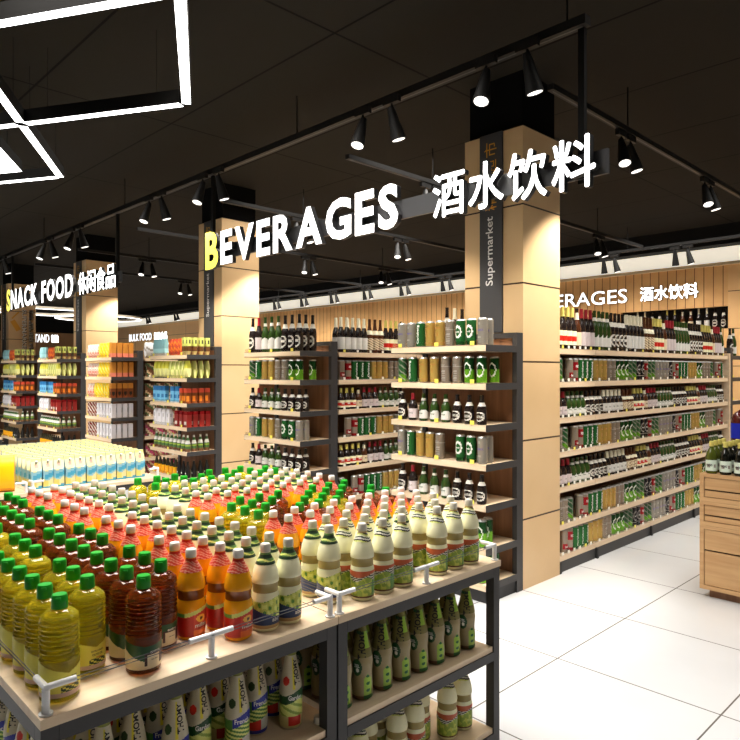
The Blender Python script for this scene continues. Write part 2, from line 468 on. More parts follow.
GP = [(0, .031), (.006, .037), (.05, .038), (.09, .0345), (.13, .0385), (.165, .034), (.21, .022), (.25, .014), (.262, .0135)]
def gp(z, a):
    if z > .15: return 'lime_neon' if (8 < a < 50 and z > .18) else ('lab_dgreen' if z > .225 else 'olive_glass')
    if (a + 40) ** 2 / 900 + (z - .115) ** 2 / .0009 < 1: return 'off_white' if (a + 36) ** 2 / 90 + (z - .105) ** 2 / .00006 < 1 else 'lab_dgreen'
    if 2 < a < 50 and z < .092 - abs(a - 24) * .0007:
        return 'dkgreen' if (z < .02 or (a - 26) ** 2 / 140 + ((z % .024) - .012) ** 2 / .00003 < 1) else 'lime_neon'
    if z < .018: return 'dkgreen' if a > 0 else 'brown'
    return 'olive_tan'
gb = MB().lathe(GP, 'olive_glass', 24, .02)
gl = MB().lathe(cut(GP, .006, .235), gp, 80, .0022, False, False, off=.0008)
wrap_text(gl, 'THOMY', 'ink_black', prof_r(GP), .192, .022, .095, -12, True, .035, .0018)
wrap_text(gl, 'ZEL', 'white', prof_r(GP), .122, .011, .02, -38, False, .02, .0018)
gc = MB().lathe([(.258, .0135), (.272, .0135), (.275, .011)], 'lab_dgreen', 14, .02)
product('green_dress', 'dressing_bottle', 'bottle', [(None, gb), ('cap', gc), ('label', gl)])

# cans
def can(key, paint, text=None):
    P = [(0, .028), (.007, .0355), (.178, .0355), (.19, .029)]
    def pp(z, a):
        if z > .1795 or z < .006: return 'can_top'
        return paint(z, a)
    b = MB().lathe(P, pp, 32, .0062)
    b.box(-.006, .006, -.012, .010, .19, .1915, 'can_top')
    if text:
        for t in text: wrap_text(b, t[0], t[1], lambda z: .0355, *t[2:])
    product(key, 'beer_can', 'can', [(None, b)])
def ring(z, a, zc=.1, ra=42, rz=.038, t=.22):
    q = (a / ra) ** 2 + ((z - zc) / rz) ** 2
    return (1 - t) ** 2 < q < (1 + t) ** 2
can('silver', lambda z, a: 'purple' if False else ('grey_ink' if (abs(z - .15) < .008 and abs(a) < 14) or (abs(z - .055) < .004 and abs(a) < 20) else 'can_silver'), [('WAMAX', 'purple', .105, .016, .062, 0)])
can('green', lambda z, a: 'can_green', [('Carlsberg', 'white', .095, .026, .14, 0, True, .03)])
can('gold', lambda z, a: 'gold_d' if (abs(z - .135) < .006 and abs(a) < 50) or (a / 16) ** 2 + ((z - .09) / .014) ** 2 < 1 or abs(z - .03) < .003 else 'can_gold', [('GOLD', 'brown', .155, .010, .03, 0)])
can('beige', lambda z, a: 'grey_ink' if (abs(z - .118) < .003) or (z < .09 and int(z * 120) % 2 == 0 and abs(a - 8) < 22 + int(z * 911) % 9) else 'can_beige', [('Pilsner', 'grey_ink', .132, .014, .04, 0)])
can('green_ring', lambda z, a: 'white' if ring(z, a) else ('can_green' if z > .03 else 'can_dgreen'), [('emb', 'white', .1, .014, .03, 0)])
can('green_net', lambda z, a: 'white' if ring(z, a, .095, 46, .045, .13) or ring(z, a - 180, .095, 46, .045, .13) or (abs(a) < 34 and abs(z - .095 + a * .0008) < .012 and int(a / 6) % 2) else ('can_dgreen' if z > .1 else 'can_lime'))
can('leaf', lambda z, a: 'grey_ink' if int((z * 90 + a / 26)) % 4 == 0 else ('lab_dgreen' if z > .06 else 'can_lime'))
can('red_white', lambda z, a: 'can_red' if .09 < z < .16 or z < .03 else 'can_beige', [('RED', 'white', .125, .02, .035, 0)])
can('white_red', lambda z, a: 'can_red' if .03 < z < .075 and abs(a) < 60 else 'can_beige', [('beer', 'white', .052, .02, .035, 0)])
can('black_can', lambda z, a: 'grey_ink' if ring(z, a, .1, 46, .04, .14) or abs(z - .04) < .004 else 'can_black', [('BLACK', 'white', .1, .012, .034, 0)])

# beer bottles: key -> glass, neck, label painter; short (.2) and tall (.325)
def beer(key, glass, neckm, neckcol, labp, txt=None, capm=None):
    for suffix, H in (('', .205), ('_t', .34)):
        k = H / .325
        rz = lambda z: z * k
        q = .0370 if suffix else .035
        P = [(0, .030), (rz(.008), q), (rz(.165), q), (rz(.195), .031), (rz(.235), .0185), (rz(.265), .0150), (rz(.312), .0138)]
        bs = MB().lathe(P, glass, 22, .02)
        cp = MB().lathe([(rz(.306), .0145), (rz(.309), .015), (rz(.325), .0145)], capm or glass, 14, .02)
        nk = MB().lathe(cut(P, rz(neckm[0]), rz(neckm[1])), neckcol, 22, .02, False, False, off=.0007)
        lb = MB().lathe(cut(P, rz(.03), rz(.14)), lambda z, a: labp(z / k, a), 32, .0062, False, False, off=.0007)
        if txt: wrap_text(lb, txt[0], txt[1], lambda z: .0355, rz(.09), .018 * (k ** .5), .04, 0, off=.0014)
        product(key + suffix, 'tall_beer_bottle' if suffix else 'beer_bottle', 'bottle', [(None, bs), ('cap', cp), ('neck_label', nk), ('label', lb)])
g_or = lambda g, f: (lambda z, a: f(z, a) or g)
beer('b_black', 'beer_black', (.205, .245), 'off_white', g_or('beer_black', lambda z, a: 'off_white' if ring(z, a, .092, 62, .048, .16) or (abs(a) < 50 and abs(z - .092) < .012) else None), ('STOUT', 'ink_black'))
beer('b_red', 'beer_black', (.25, .306), 'foil_red', lambda z, a: 'lab_pinkwhite' if z < .145 else 'foil_red', ('ANS', 'grey_ink'), 'foil_red')
beer('b_green', 'beer_green', (.24, .268), 'off_white', g_or('beer_green', lambda z, a: 'white' if z < .118 + .015 * math.sin(math.radians(a * 2)) else None), ('Hop', 'can_green'))
beer('b_white', 'beer_black', (.235, .306), 'foil_cream', lambda z, a: 'white' if abs(a) < 120 else 'beer_black', ('Bier', 'grey_ink'), 'foil_cream')
beer('b_amber', 'beer_brown', (.175, .215), 'foil_cream', lambda z, a: 'lab_cream' if int(z * 130 + a / 28) % 3 else 'brown', None, 'beer_brown')
beer('b_yellow', 'beer_black', (.25, .306), 'foil_yellow', lambda z, a: 'tomato' if .06 < z < .1 else 'milk', ('BBB', 'white'), 'foil_yellow')
beer('b_cream', 'beer_brown', (.235, .29), 'foil_cream', lambda z, a: 'lab_cream' if z < .135 else 'beer_brown', ('Ale', 'brown'), 'beer_black')

# snacks
def packer(key, name, cat, wd, dp, h, paint, shape=None, top=None, nu=5, nz=14, extra=None):
    b = MB().pbox(wd, dp, h, paint, shape, nu, nz, top=top)
    if extra: extra(b)
    product(key, name, cat, [(None, b)])
pil = lambda h, pinch=.35: (lambda z: (1, max(pinch, math.sin(PI * min(1, max(0, z / h))) ** .5 if z < h else pinch), 0))
packer('cyan_pouch', 'snack_pouch', 'snack', .066, .05, .20, lambda z, u, s: 'cyan' if z > .08 else ('cyan_l' if z > .03 else 'white'), pil(.20))
packer('red_pouch', 'snack_pouch', 'snack', .066, .05, .19, lambda z, u, s: 'pack_red' if (z + u * .03) % .07 > .022 else 'pack_orange', pil(.19))
packer('tan_tube', 'snack_pouch', 'snack', .062, .045, .20, lambda z, u, s: 'tan' if z < .05 else ('ink_dark' if (abs(z - .15) < .025 and .3 < u < .9) else ('pouch_lime' if z > .1 else 'brown')), lambda z: (1 - .35 * max(0, .05 - z) / .05, 1 - .5 * max(0, .05 - z) / .05, 0))
packer('yellow_pouch', 'snack_pouch', 'snack', .07, .05, .20, lambda z, u, s: 'pouch_yellow' if z > .12 else ('pouch_pale' if z > .02 else 'can_dgreen'), pil(.20))
packer('lime_pouch', 'snack_pouch', 'snack', .07, .05, .20, lambda z, u, s: 'pouch_lime' if (u > .5) ^ (z > .1) else 'pouch_pale', pil(.20))
packer('blue_pack', 'snack_pack', 'snack', .085, .05, .19, lambda z, u, s: 'pack_blue' if (z > .13 or (.05 < z < .09 and u < .7)) else ('pack_lblue' if z > .02 else 'white'))
packer('orange_can', 'snack_can', 'can', .06, .06, .17, lambda z, u, s: 'pack_red' if z > .12 else ('pack_orange' if .03 < z < .08 and u < .6 else 'box_brown'))
packer('white_bag', 'milk_bag', 'bag', .08, .055, .19, lambda z, u, s: 'grey_ink' if (abs(z - .11) < .02 and .3 < u < .7) else 'box_grey', lambda z: (1 - .35 * max(0, z - .15) / .04, 1 - .5 * max(0, z - .15) / .04, 0))
packer('red_box', 'snack_box', 'box', .08, .06, .18, lambda z, u, s: 'off_white' if (.03 < z < .07 and .25 < u < .75 and s in (0, 3)) else ('box_red' if z < .14 else 'can_red'))
packer('amber_box', 'snack_box', 'box', .07, .065, .20, lambda z, u, s: 'box_amber' if z > .06 else 'box_pink')
packer('amber_box_b', 'snack_box', 'box', .07, .065, .20, lambda z, u, s: 'box_amber' if z > .13 else ('ink_black' if (u - .5) ** 2 + ((z - .06) * 12) ** 2 < .09 else 'box_brown'))
packer('pink_pouch', 'snack_pouch', 'snack', .08, .05, .19, lambda z, u, s: 'off_white' if (z > .08) ^ (int(u * 5 + z * 60) % 3 == 0) else 'box_pink', pil(.19))
packer('banana_pouch', 'snack_pouch', 'snack', .07, .05, .20, lambda z, u, s: 'yellow' if int(u * 4 + z * 50) % 4 else 'pouch_pale', pil(.20))
packer('white_box', 'snack_box', 'box', .07, .06, .19, lambda z, u, s: 'grey_ink' if (s in (0, 3) and .3 < u < .62 and .07 < z < .14) else 'box_grey')
packer('brown_pack', 'snack_pack', 'snack', .075, .055, .19, lambda z, u, s: ('box_brown', 'off_white', 'can_red')[int(z * 50 + u * 3) % 3])
packer('chip_bag', 'crisp_bag', 'bag', .13, .07, .19, lambda z, u, s: ('bag_pink', 'bag_brown', 'lab_cream')[int(z * 25 + u * 3) % 3], pil(.19, .12))
packer('chip_bag_b', 'crisp_bag', 'bag', .13, .07, .19, lambda z, u, s: ('bag_brown', 'bag_green', 'lab_cream', 'bag_brown')[int(z * 30 + u * 3) % 4], pil(.19, .12))
packer('silver_bag', 'crisp_bag', 'bag', .13, .08, .22, lambda z, u, s: 'bag_silver' if int(z * 30 + u * 2) % 4 else 'grey_ink', pil(.22, .1))
# small squeezed green bottle and small oil bottle for the snack racks
SP = [(0, .026), (.006, .031), (.09, .031), (.13, .02), (.17, .012), (.185, .012)]
product('sauce', 'sauce_bottle', 'bottle', [(None, MB().lathe(SP, lambda z, a: 'off_white' if z > .165 else ('grass' if .06 < z < .085 else ('white' if .09 < z < .13 else ('bag_brown' if z < .03 else 'bag_green'))), 16, .01))])
product('syrup', 'sauce_bottle', 'bottle', [(None, MB().lathe(SP, lambda z, a: 'yellow_d' if z < .1 else 'ink_dark', 16, .01))])
product('dark_sauce', 'sauce_bottle', 'bottle', [(None, MB().lathe(SP, lambda z, a: 'white' if .04 < z < .06 and abs(a) < 30 else 'ink_black', 16, .01))])

# slanted carton
def cart_paint(z, u, s):
    q = z + .012 * math.sin(u * 4)
    if q < .018: return 'carton_blue'
    if q < .06: return 'carton_yellow' if u < .55 else 'carton_cream'
    if q < .075: return 'carton_lblue'
    if q < .105: return 'carton_blue' if s in (1, 3) or u > .2 else 'carton_lblue'
    if q < .125: return 'carton_lblue'
    if .145 < z < .165 and .3 < u < .75 and s == 0: return 'salmon'
    if s in (1, 3): return 'carton_lblue'
    return 'carton_cream' if z < .18 else 'carton_yellow'
cb = MB().pbox(.064, .066, .2, cart_paint, lambda z: (1, 1 if z < .12 else 1 - .72 * (z - .12) / .08, 0 if z < .12 else .020 * (z - .12) / .08), 6, 20)
cc = MB().tube((0, -.014, .172), (0, -.022, .186), .008, .008, 'off_white', 10)
product('carton', 'drink_carton', 'carton', [(None, cb), ('cap', cc)])

# big yellow crisp bag
def ybag(z, u, s):
    if s == 0 and (u - .45) ** 2 * 4 + ((z - .13) * 9) ** 2 < .16: return 'lab_cream' if (u - .45) ** 2 * 4 + ((z - .13) * 9) ** 2 < .08 else 'tomato'
    return 'yellow' if z > .03 or s else 'yellow_d'
yb = MB().pbox(.24, .12, .24, lambda z, u, s: 'yellow_d' if s in (1, 3) else ybag(z, u, s), pil(.24, .06), 8, 18)
product('yellow_bag', 'crisp_bag', 'bag', [(None, yb)])

# wine
WP = [(0, .032), (.006, .037), (.12, .037), (.15, .03), (.18, .0145), (.215, .0135)]
for key, g in (('wine_b', 'wine_black'), ('wine_g', 'wine_green')):
    b = MB().lathe(WP, g, 24, .02)
    c = MB().lathe([(.19, .0155), (.222, .015), (.226, .013)], 'foil_yellow', 16, .02)
    l = MB().lathe([(.02, .0378), (.095, .0378)], lambda z, a: 'mint' if abs(a) < 95 and not (abs(z - .055) < .013 and (a + 30) % 60 < 26) else ('grey_ink' if abs(a) < 95 else g), 32, .006, False, False)
    wrap_text(l, 'VIOS', 'wine_black', lambda z: .0378, .06, .016, .044, -12)
    product(key, 'wine_bottle', 'bottle', [(None, b), ('foil', c), ('label', l)])
BP = [(0, .075), (.01, .088), (.16, .088), (.19, .084), (.215, .074), (.235, .058), (.25, .034), (.265, .02), (.30, .018)]
b = MB().lathe(BP, 'dark_red', 28, .02)
l = MB().lathe([(.04, .0892), (.155, .0892)], 'cobalt', 28, .1, False, False)
c = MB().lathe([(.29, .02), (.315, .02)], 'box_red', 16, .1)
product('magnum', 'wine_bottle', 'bottle', [(None, b), ('label', l), ('cap', c)])

_mesh = {}
def place(key, x, y, z, rot=0, label='', group=None, detail=True):
    p = PROD[key]
    if (key, detail) not in _mesh:
        if detail: _mesh[(key, detail)] = [(n, mb.mesh(p['name'] if n is None else n)) for n, mb in p['parts']]
        else:
            big = MB()
            for n, mb in p['parts']: big.merge(mb)
            _mesh[(key, detail)] = [(None, big.mesh(p['name']))]
    root = None
    for n, me in _mesh[(key, detail)]:
        if n is None:
            root = bpy.data.objects.new(p['name'], me); COL.objects.link(root)
            root.location = (x, y, z + .0006); root.rotation_euler = (0, 0, rot)
            tag(root, label, p['cat'], group)
        else:
            o = bpy.data.objects.new(n, me); COL.objects.link(o); o.parent = root
    return root
ORD = ['first', 'second', 'third', 'fourth', 'fifth', 'sixth', 'seventh', 'eighth', 'ninth', 'tenth', 'eleventh', 'twelfth', 'thirteenth',
       'fourteenth', 'fifteenth', 'sixteenth', 'seventeenth', 'eighteenth', 'nineteenth', 'twentieth'] 
ORD += [t + '-' + o for t in ('twenty', 'thirty', 'forty', 'fifty', 'sixty') for o in ORD[:9]]

# ------------------------------------------------------------------ room
XW, YW, ZC = 11.0, 28.0, 3.8
struct(MB().box(-5, XW + .7, -5, YW + .2, -.1, 0, 'floor_tile').obj('floor'))
struct(MB().box(-5, XW + .7, -5, YW + .2, ZC, ZC + .1, 'ceiling_panel').obj('ceiling'))
# far wall with a bottle niche
wl = MB()
wl.box(XW, XW + .08, -5, 3.4, 0, 3.26, 'panel_wall')
struct(wl.obj('wall_back'))
wl = MB()
wl.box(XW, XW + .08, 3.4, 5.1, 0, 2.24, 'slat_wall').box(XW, XW + .08, 3.4, 5.1, 2.585, 3.26, 'slat_wall').box(XW, XW + .08, 5.1, 16.5, 0, 3.26, 'slat_wall')
wl.box(XW + .40, XW + .45, 3.3, 5.2, 2.1, 2.7, 'steel_dark').box(XW + .08, XW + .42, 3.4, 5.1, 2.20, 2.24, 'steel_dark').box(XW + .08, XW + .42, 3.4, 5.1, 2.585, 2.62, 'black_paint')
wl.box(XW + .08, XW + .42, 3.36, 3.4, 2.14, 2.62, 'black_paint').box(XW + .08, XW + .42, 5.1, 5.14, 2.14, 2.62, 'black_paint')
struct(wl.obj('wall_back'))
wl = MB().box(XW, XW + .08, 16.5, YW, 0, 3.26, 'panel_wall'); struct(wl.obj('wall_back'))
struct(MB().box(XW + .02, XW + .08, -5, YW, 3.26, 3.5, 'cove').obj('trim_1'))
struct(MB().box(XW - .06, XW + .08, -5, YW, 3.215, 3.26, 'beige_trim').obj('trim_2'))
struct(MB().box(XW - .25, XW + .08, -5, YW, 3.5, ZC, 'black_paint').obj('trim_3'))
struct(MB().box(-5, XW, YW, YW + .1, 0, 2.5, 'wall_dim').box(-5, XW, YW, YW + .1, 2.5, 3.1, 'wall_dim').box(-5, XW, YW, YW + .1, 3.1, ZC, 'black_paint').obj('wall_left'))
struct(MB().box(-5, XW, -5.1, -5, 0, ZC, 'wall_white').obj('wall_right'))
struct(MB().box(-5.1, -5, -5, YW, 0, ZC, 'wall_white').obj('wall_front'))

# columns
G = [2.65, 4.68, 6.72, 8.75, 10.79, 12.82, 14.86]
COLY = [2.65, 6.72, 10.79, 14.86]
BANN = ['column beside the drinks aisle', 'column under the yellow letter B', 'column under the snack food characters', 'farthest column by the yellow letter S']
def flat_text(mb, txt, m, org, ux, uz, wd, ht, bold=.0, thick=0):
    """lettering in the plane spanned by unit vectors ux (reading direction) and uz (up), lower corner org"""
    cjk = ord(txt[0]) > 1000
    vs, fs, ns = glyphs(txt, 0 if cjk else bold, .5 if thick else 0)
    if bold and cjk:
        V, F, N_ = [], [], []
        for dx, dy in ((bold, 0), (-bold, 0), (0, bold * .8), (0, -bold * .8)):
            o = len(V); V += [(a + dx, b + dy, c) for a, b, c in vs]; F += [tuple(o + i for i in f) for f in fs]; N_ += ns
        vs, fs, ns = V, F, N_
    x0, x1, y0, y1 = bbox(vs); ux = Vector(ux); uz = Vector(uz); nn = ux.cross(uz); org = Vector(org)
    out = [org + ux * ((x - x0) / (x1 - x0) * wd) + uz * ((y - y0) / (y1 - y0) * ht) + nn * (z * thick) for x, y, z in vs]
    if thick: mb.add(out, fs, [m if n > .5 else 'sign_side' for n in ns])
    else: mb.add(out, fs, m)
for i, y in enumerate(COLY):
    c = MB().box(4.14, 4.66, y, y + .525, 0, 3.385, 'column_wood').box(4.17, 4.63, y + .03, y + .5, 3.385, ZC, 'black')
    o = struct(c.obj('column'))
    bn = MB().box(4.12, 4.1395, y + .17, y + .37, 1.88, 3.38, 'banner')
    b = bn.obj('vertical_banner')
    tag(b, 'dark vertical banner with supermarket lettering on the ' + BANN[i], 'banner', 'supermarket banners on the columns')
    t = MB(); flat_text(t, 'Supermarket', 'banner_white', (4.117, y + .228, 2.235), (0, 0, 1), (0, 1, 0), .52, .085, .01)
    t.obj('lettering', b)
    t = MB()
    for k, ch in enumerate('精品超市'):
        flat_text(t, ch, 'gold', (4.117, y + .215, 2.80 + k * .135), (0, 0, 1), (0, 1, 0), .11, .11, .0)
    t.obj('gold_characters', b)

# ------------------------------------------------------------------ racks
LV = [1.77, 1.505, 1.22, .95, .672, .375, .13]
def end_rack(x, y, label, mirror=False, levels=LV, tags=True):
    """end rack facing -X (or +X when mirrored); origin at its front corner on the -Y side"""
    r = empty('end_rack', (x, y, 0)); s = -1 if mirror else 1
    tag(r, label, 'shelf rack', 'end racks of the shelving rows')
    def B(mb, x0, x1, *a): a0, a1 = sorted((x0 * s, x1 * s)); return mb.box(a0, a1, *a)
    for k in (0, .86): B(MB(), .372, .45, k, k + .04, 0, 1.87, 'steel').obj('post', r)
    B(MB(), .395, .43, .04, .86, .10, 1.83, 'brown_panel').obj('back_panel', r)
    B(MB(), .372, .45, .04, .86, 1.832, 1.87, 'steel').obj('top_rail', r)
    B(MB(), .03, .372, .012, .888, 0, .085, 'steel_dark').obj('base', r)
    for j, z in enumerate(levels):
        sh = B(MB(), 0, .394, .0065, .86 if False else .8935, z - .04, z, 'oak_y').obj('shelf', r)
        # boards stop at the posts
        for k in (0, .894): B(MB(), .004, .3715, k, k + .006, z - .044, z + .004, 'steel').obj('bracket', sh)
        if tags:
            B(MB(), .0, .003, .02, .88, z, z + .035, 'acrylic').obj('front_lip', sh)
            for k in (.1, .42, .78):
                B(MB(), -.004, -.001, k, k + .035, z + .002, z + .030, 'tag_yellow').obj('price_tag', sh)
    return r

def bay(x, y, wd, label, y_in=0, levels=LV, tags=6, endp=False, depth=.9):
    r = empty('shelving_bay', (x, y, 0)); tag(r, label, 'shelf rack', 'bays of the long shelving rows')
    g = .003
    MB().box(g, wd - g, depth / 2 - .012 + y_in / 2, depth / 2 + .012 + y_in / 2, .1, 1.735, 'brown_panel').obj('back_panel', r)
    MB().box(g, wd - g, y_in + .02, depth - .02, 0, .085, 'steel').obj('base', r)
    if endp: MB().box(wd, wd + .03, y_in + .0, depth, 0, 1.80, 'oak').obj('end_panel', r)
    MB().box(g, .03, y_in, y_in + .02, 0, .09, 'steel_dark').obj('foot', r)
    for j, z in enumerate(levels):
        if j == 0: ys = [(y_in + .02, depth - .02)]
        else: ys = [(y_in + .02, depth / 2 + y_in / 2 - .013), (depth / 2 + y_in / 2 + .013, depth - .02)]
        for q, (a, b) in enumerate(ys):
            sh = MB().box(g, wd - g, a, b, z - .043, z, 'oak').obj('shelf', r)
            if q == 0 and tags:
                MB().box(g, wd - g, a, a + .003, z, z + .032, 'acrylic').obj('front_lip', sh)
                for k in range(tags):
                    xx = .06 + k * (wd - .06) / tags
                    MB().box(xx, xx + .026, a - .004, a - .001, z + .002, z + .026, 'tag_white' if (k + j) % 5 else 'tag_yellow').obj('price_tag', sh)
    return r

RK = {2.65: 'beer rack standing before the column beside the white floor', 4.68: 'beer rack of dark bottles between two columns, below the word beverages',
      6.72: 'snack rack before the column under the yellow letter B', 8.75: 'snack rack of amber and white boxes facing the carton table',
      10.79: 'snack rack before the column under the snack food characters', 12.82: 'snack rack beside the column under the snack sign',
      14.86: 'snack rack before the farthest column'}
for y in G: end_rack(3.69, y, RK[y])
for gi, y in enumerate(G):
    if y in COLY:
        if y == 2.65: bay(4.17, y, .49, 'narrow shelving bay tucked behind the column beside the white floor', y_in=.53, tags=0)
        n = 3; x0 = 4.665
        xs = [(4.665, .615), (5.28, 1.11), (6.39, 1.11), (7.50, 1.13)]
    else: xs = [(4.17, 1.11), (5.28, 1.11), (6.39, 1.11), (7.50, 1.13)]
    if gi >= 2: xs = xs[:2]
    for k, (x0, wd) in enumerate(xs):
        place_ = ['beer row beside the white floor', 'beer row behind the dark bottle rack', 'snack row behind the letter B column', 'crisp bag row behind the amber box rack',
                  'snack row behind the snack food column', 'snack row under the snack sign', 'farthest snack row'][gi]
        bay(x0, y, wd, ORD[k] + ' shelving bay counted from the rack end, ' + place_, endp=(k == len(xs) - 1 and gi < 2), tags=6 if gi < 2 else (3 if gi == 3 else 0))
end_rack(9.115, 2.65, 'end rack at the far end of the beer row by the back wall', mirror=True)

# ---- goods on the drinks end racks
LV_ORD = ['top', 'second', 'third', 'fourth', 'fifth', 'sixth', 'bottom']
CN = {'silver': 'silver beer can with purple lettering', 'green': 'green beer can with white vertical script', 'gold': 'gold beer can', 'beige': 'pale grey beer can', 'green_ring': 'green beer can with white ring',
      'green_net': 'two-tone green beer can', 'leaf': 'green leaf patterned beer can', 'red_white': 'red and white beer can', 'white_red': 'pale beer can with red band', 'black_can': 'black beer can',
      'b_black': 'black beer bottle', 'b_red': 'red-necked beer bottle', 'b_green': 'green beer bottle', 'b_white': 'white-foiled beer bottle', 'b_amber': 'amber beer bottle',
      'b_yellow': 'yellow-foiled beer bottle', 'b_cream': 'brown beer bottle', 
      'cyan_pouch': 'cyan snack pouch', 'red_pouch': 'red snack pouch', 'tan_tube': 'tan snack pouch', 'yellow_pouch': 'yellow snack pouch', 'lime_pouch': 'lime snack pouch', 'blue_pack': 'blue snack pack',
      'orange_can': 'red-orange snack can', 'white_bag': 'white milk bag', 'red_box': 'dark red snack box', 'amber_box': 'amber snack box', 'amber_box_b': 'amber and brown snack box', 'pink_pouch': 'pink and white snack pouch',
      'banana_pouch': 'bright yellow snack pouch', 'white_box': 'white snack box', 'brown_pack': 'brown and red snack pack', 'chip_bag': 'pink crisp bag', 'chip_bag_b': 'brown crisp bag', 'silver_bag': 'silver crisp bag',
      'sauce': 'green and white sauce bottle', 'syrup': 'yellow syrup bottle', 'dark_sauce': 'black sauce bottle'}
def rack_goods(y0, rows, side, where, deep=3, pitch=.092, detail=False, sidepitch=.082, skip=()):
    """rows[level] = keys from the far corner (+Y) to the near corner (-Y); side[level] = keys going back along the near side"""
    for j, keys in enumerate(rows):
        if not keys: continue
        z = LV[j]; n = len(keys); p = (.9 - .05) / n
        for i, k in enumerate(keys):
            if k is None: continue
            y = y0 + .9 - .03 - p * (i + .5)
            place(k, 3.69 + .05, y, z, -PI / 2 + random.uniform(-.12, .12), f'{CN[k.replace("_t", "") if k.endswith("_t") and k[:-2] in CN else k]}, {ORD[i]} along {LV_ORD[j]} shelf, {where}',
                  f'front row of {LV_ORD[j]} shelf, {where}', detail)
        for q, k in enumerate(side[j] if j < len(side) else []):
            if k is None: continue
            place(k, 3.69 + .05 + sidepitch * (q + 1), y0 + .03 + p * .5, z, -PI / 2 + random.uniform(-.12, .12), f'{CN[k.replace("_t", "") if k.endswith("_t") and k[:-2] in CN else k]}, {ORD[q]} behind corner, {LV_ORD[j]} shelf, {where}',
                  f'corner file of {LV_ORD[j]} shelf, {where}', detail)
canrow1 = ['silver', 'silver', 'green', 'gold', 'gold', 'beige', 'green_ring', 'green_ring', 'silver']
canrow2 = ['leaf', 'green', 'gold', 'gold', 'beige', 'beige', 'green_net', 'green_net', 'green_net']
brow = ['b_black', 'b_red', 'b_green', 'b_green', 'b_green', 'b_black', 'b_black', 'b_black']
W3 = 'rack by the white floor'
rows3 = [canrow1, ['leaf', 'green', 'gold', 'gold', 'beige', 'beige', 'green_net', 'green_net'], brow, ['silver', 'green', 'gold', 'gold', 'beige', None, 'green_ring', 'green_ring', 'silver'], brow,
         ['silver', 'green', 'gold', 'gold', 'beige', 'green_net', 'green_net', 'green_net'], ['silver', 'green', 'gold', 'beige', 'green_net', 'green_net', 'green_net', 'green_net']]
rack_goods(2.65, rows3, [['silver'], [None, 'green_net'], [], ['silver'], [], ['green_net'], ['green_net', 'green_net']], W3, detail=True)
W2 = 'rack below the word beverages'
browt = [k + '_t' for k in brow]
rows2 = [browt, ['leaf', 'green', 'gold', 'gold', 'beige', 'beige', 'green_net', 'green_net'], brow, ['silver', 'green', 'gold', 'gold', 'beige', 'green_ring', 'green_ring', 'silver'], brow, ['silver', 'green', 'gold', 'beige', 'green_net', 'green_net', 'green_net', 'green_net']]
rack_goods(4.68, rows2, [['b_black_t', 'b_black_t'], [None, 'green_net'], ['b_black'], ['silver'], ['b_black'], []], W2, detail=False)
for k in range(4):
    place('b_white_t' if k % 2 else 'b_black_t', 4.22 + .1 * k, 3.42, LV[0], 0, ORD[k] + ' dark bottle neck rising behind the cans beside the large column', 'bottles on top of the narrow bay', False)
place('b_black_t', 8.66 + .14, 2.70, LV[0], 0, 'lone black beer bottle on top of the far end rack of the beer row', None, False)
place('b_green_t', 8.66 + .26, 2.70, LV[0], 0, 'green beer bottle behind the lone black one at the far end rack', None, False)
for j, k in ((1, 'green_net'), (2, 'b_black'), (3, 'green_net')):
    place(k, 8.66 + .16, 2.71, LV[j], 0, f'{CN[k]} alone on the {LV_ORD[j]} shelf of the far end rack', None, False)

# ---- snack racks
sA = [['cyan_pouch'] * 4 + [None] + ['red_pouch'] * 4 + ['tan_tube'] * 2, ['yellow_pouch'] * 4 + ['lime_pouch'] * 4 + ['yellow_pouch'], ['blue_pack'] * 3 + [None] + ['blue_pack'] * 2 + ['orange_can'] * 2,
      ['white_bag'] * 4 + [None] + ['red_box'] * 3, ['sauce'] * 9, ['syrup'] * 6 + ['dark_sauce'] * 3, []]
sAs = [['tan_tube'] * 3, ['lime_pouch'] * 3, ['orange_can'] * 3, ['red_box'] * 3, ['sauce'] * 3, ['dark_sauce'] * 3, []]
sB = [['pink_pouch'] * 4 + ['banana_pouch'] * 4 + ['amber_box'], ['pink_pouch'] * 4 + ['banana_pouch'] * 4 + ['amber_box'], ['pink_pouch'] * 2 + ['banana_pouch'] * 5 + ['amber_box_b'],
      ['brown_pack'] * 3 + ['white_box'] * 5, ['brown_pack'] * 3 + ['white_box'] * 5, ['sauce'] * 8, []]
sBs = [['amber_box'] * 3, ['amber_box'] * 3, ['amber_box_b'] * 3, ['white_box'] * 3, ['white_box'] * 3, [], []]
rack_goods(6.72, sA, sAs, 'rack below letter B')
rack_goods(8.75, sB, sBs, 'rack facing the carton table')
rack_goods(10.79, sA, sAs, 'rack before the snack food column')
rack_goods(12.82, sA, sAs, 'rack below the word snack')
for j, kk in enumerate(['silver_bag', 'chip_bag_b', 'chip_bag_b', 'chip_bag_b', 'chip_bag', 'chip_bag', 'chip_bag']):
    for i in range(5):
        place(kk, 4.28 + .145 * i, 8.75 + .10, LV[j], random.uniform(-.3, .3), f'{CN[kk]}, {ORD[i]} on the {LV_ORD[j]} shelf behind the white boxes', 'crisp bags beside the amber box rack', False)

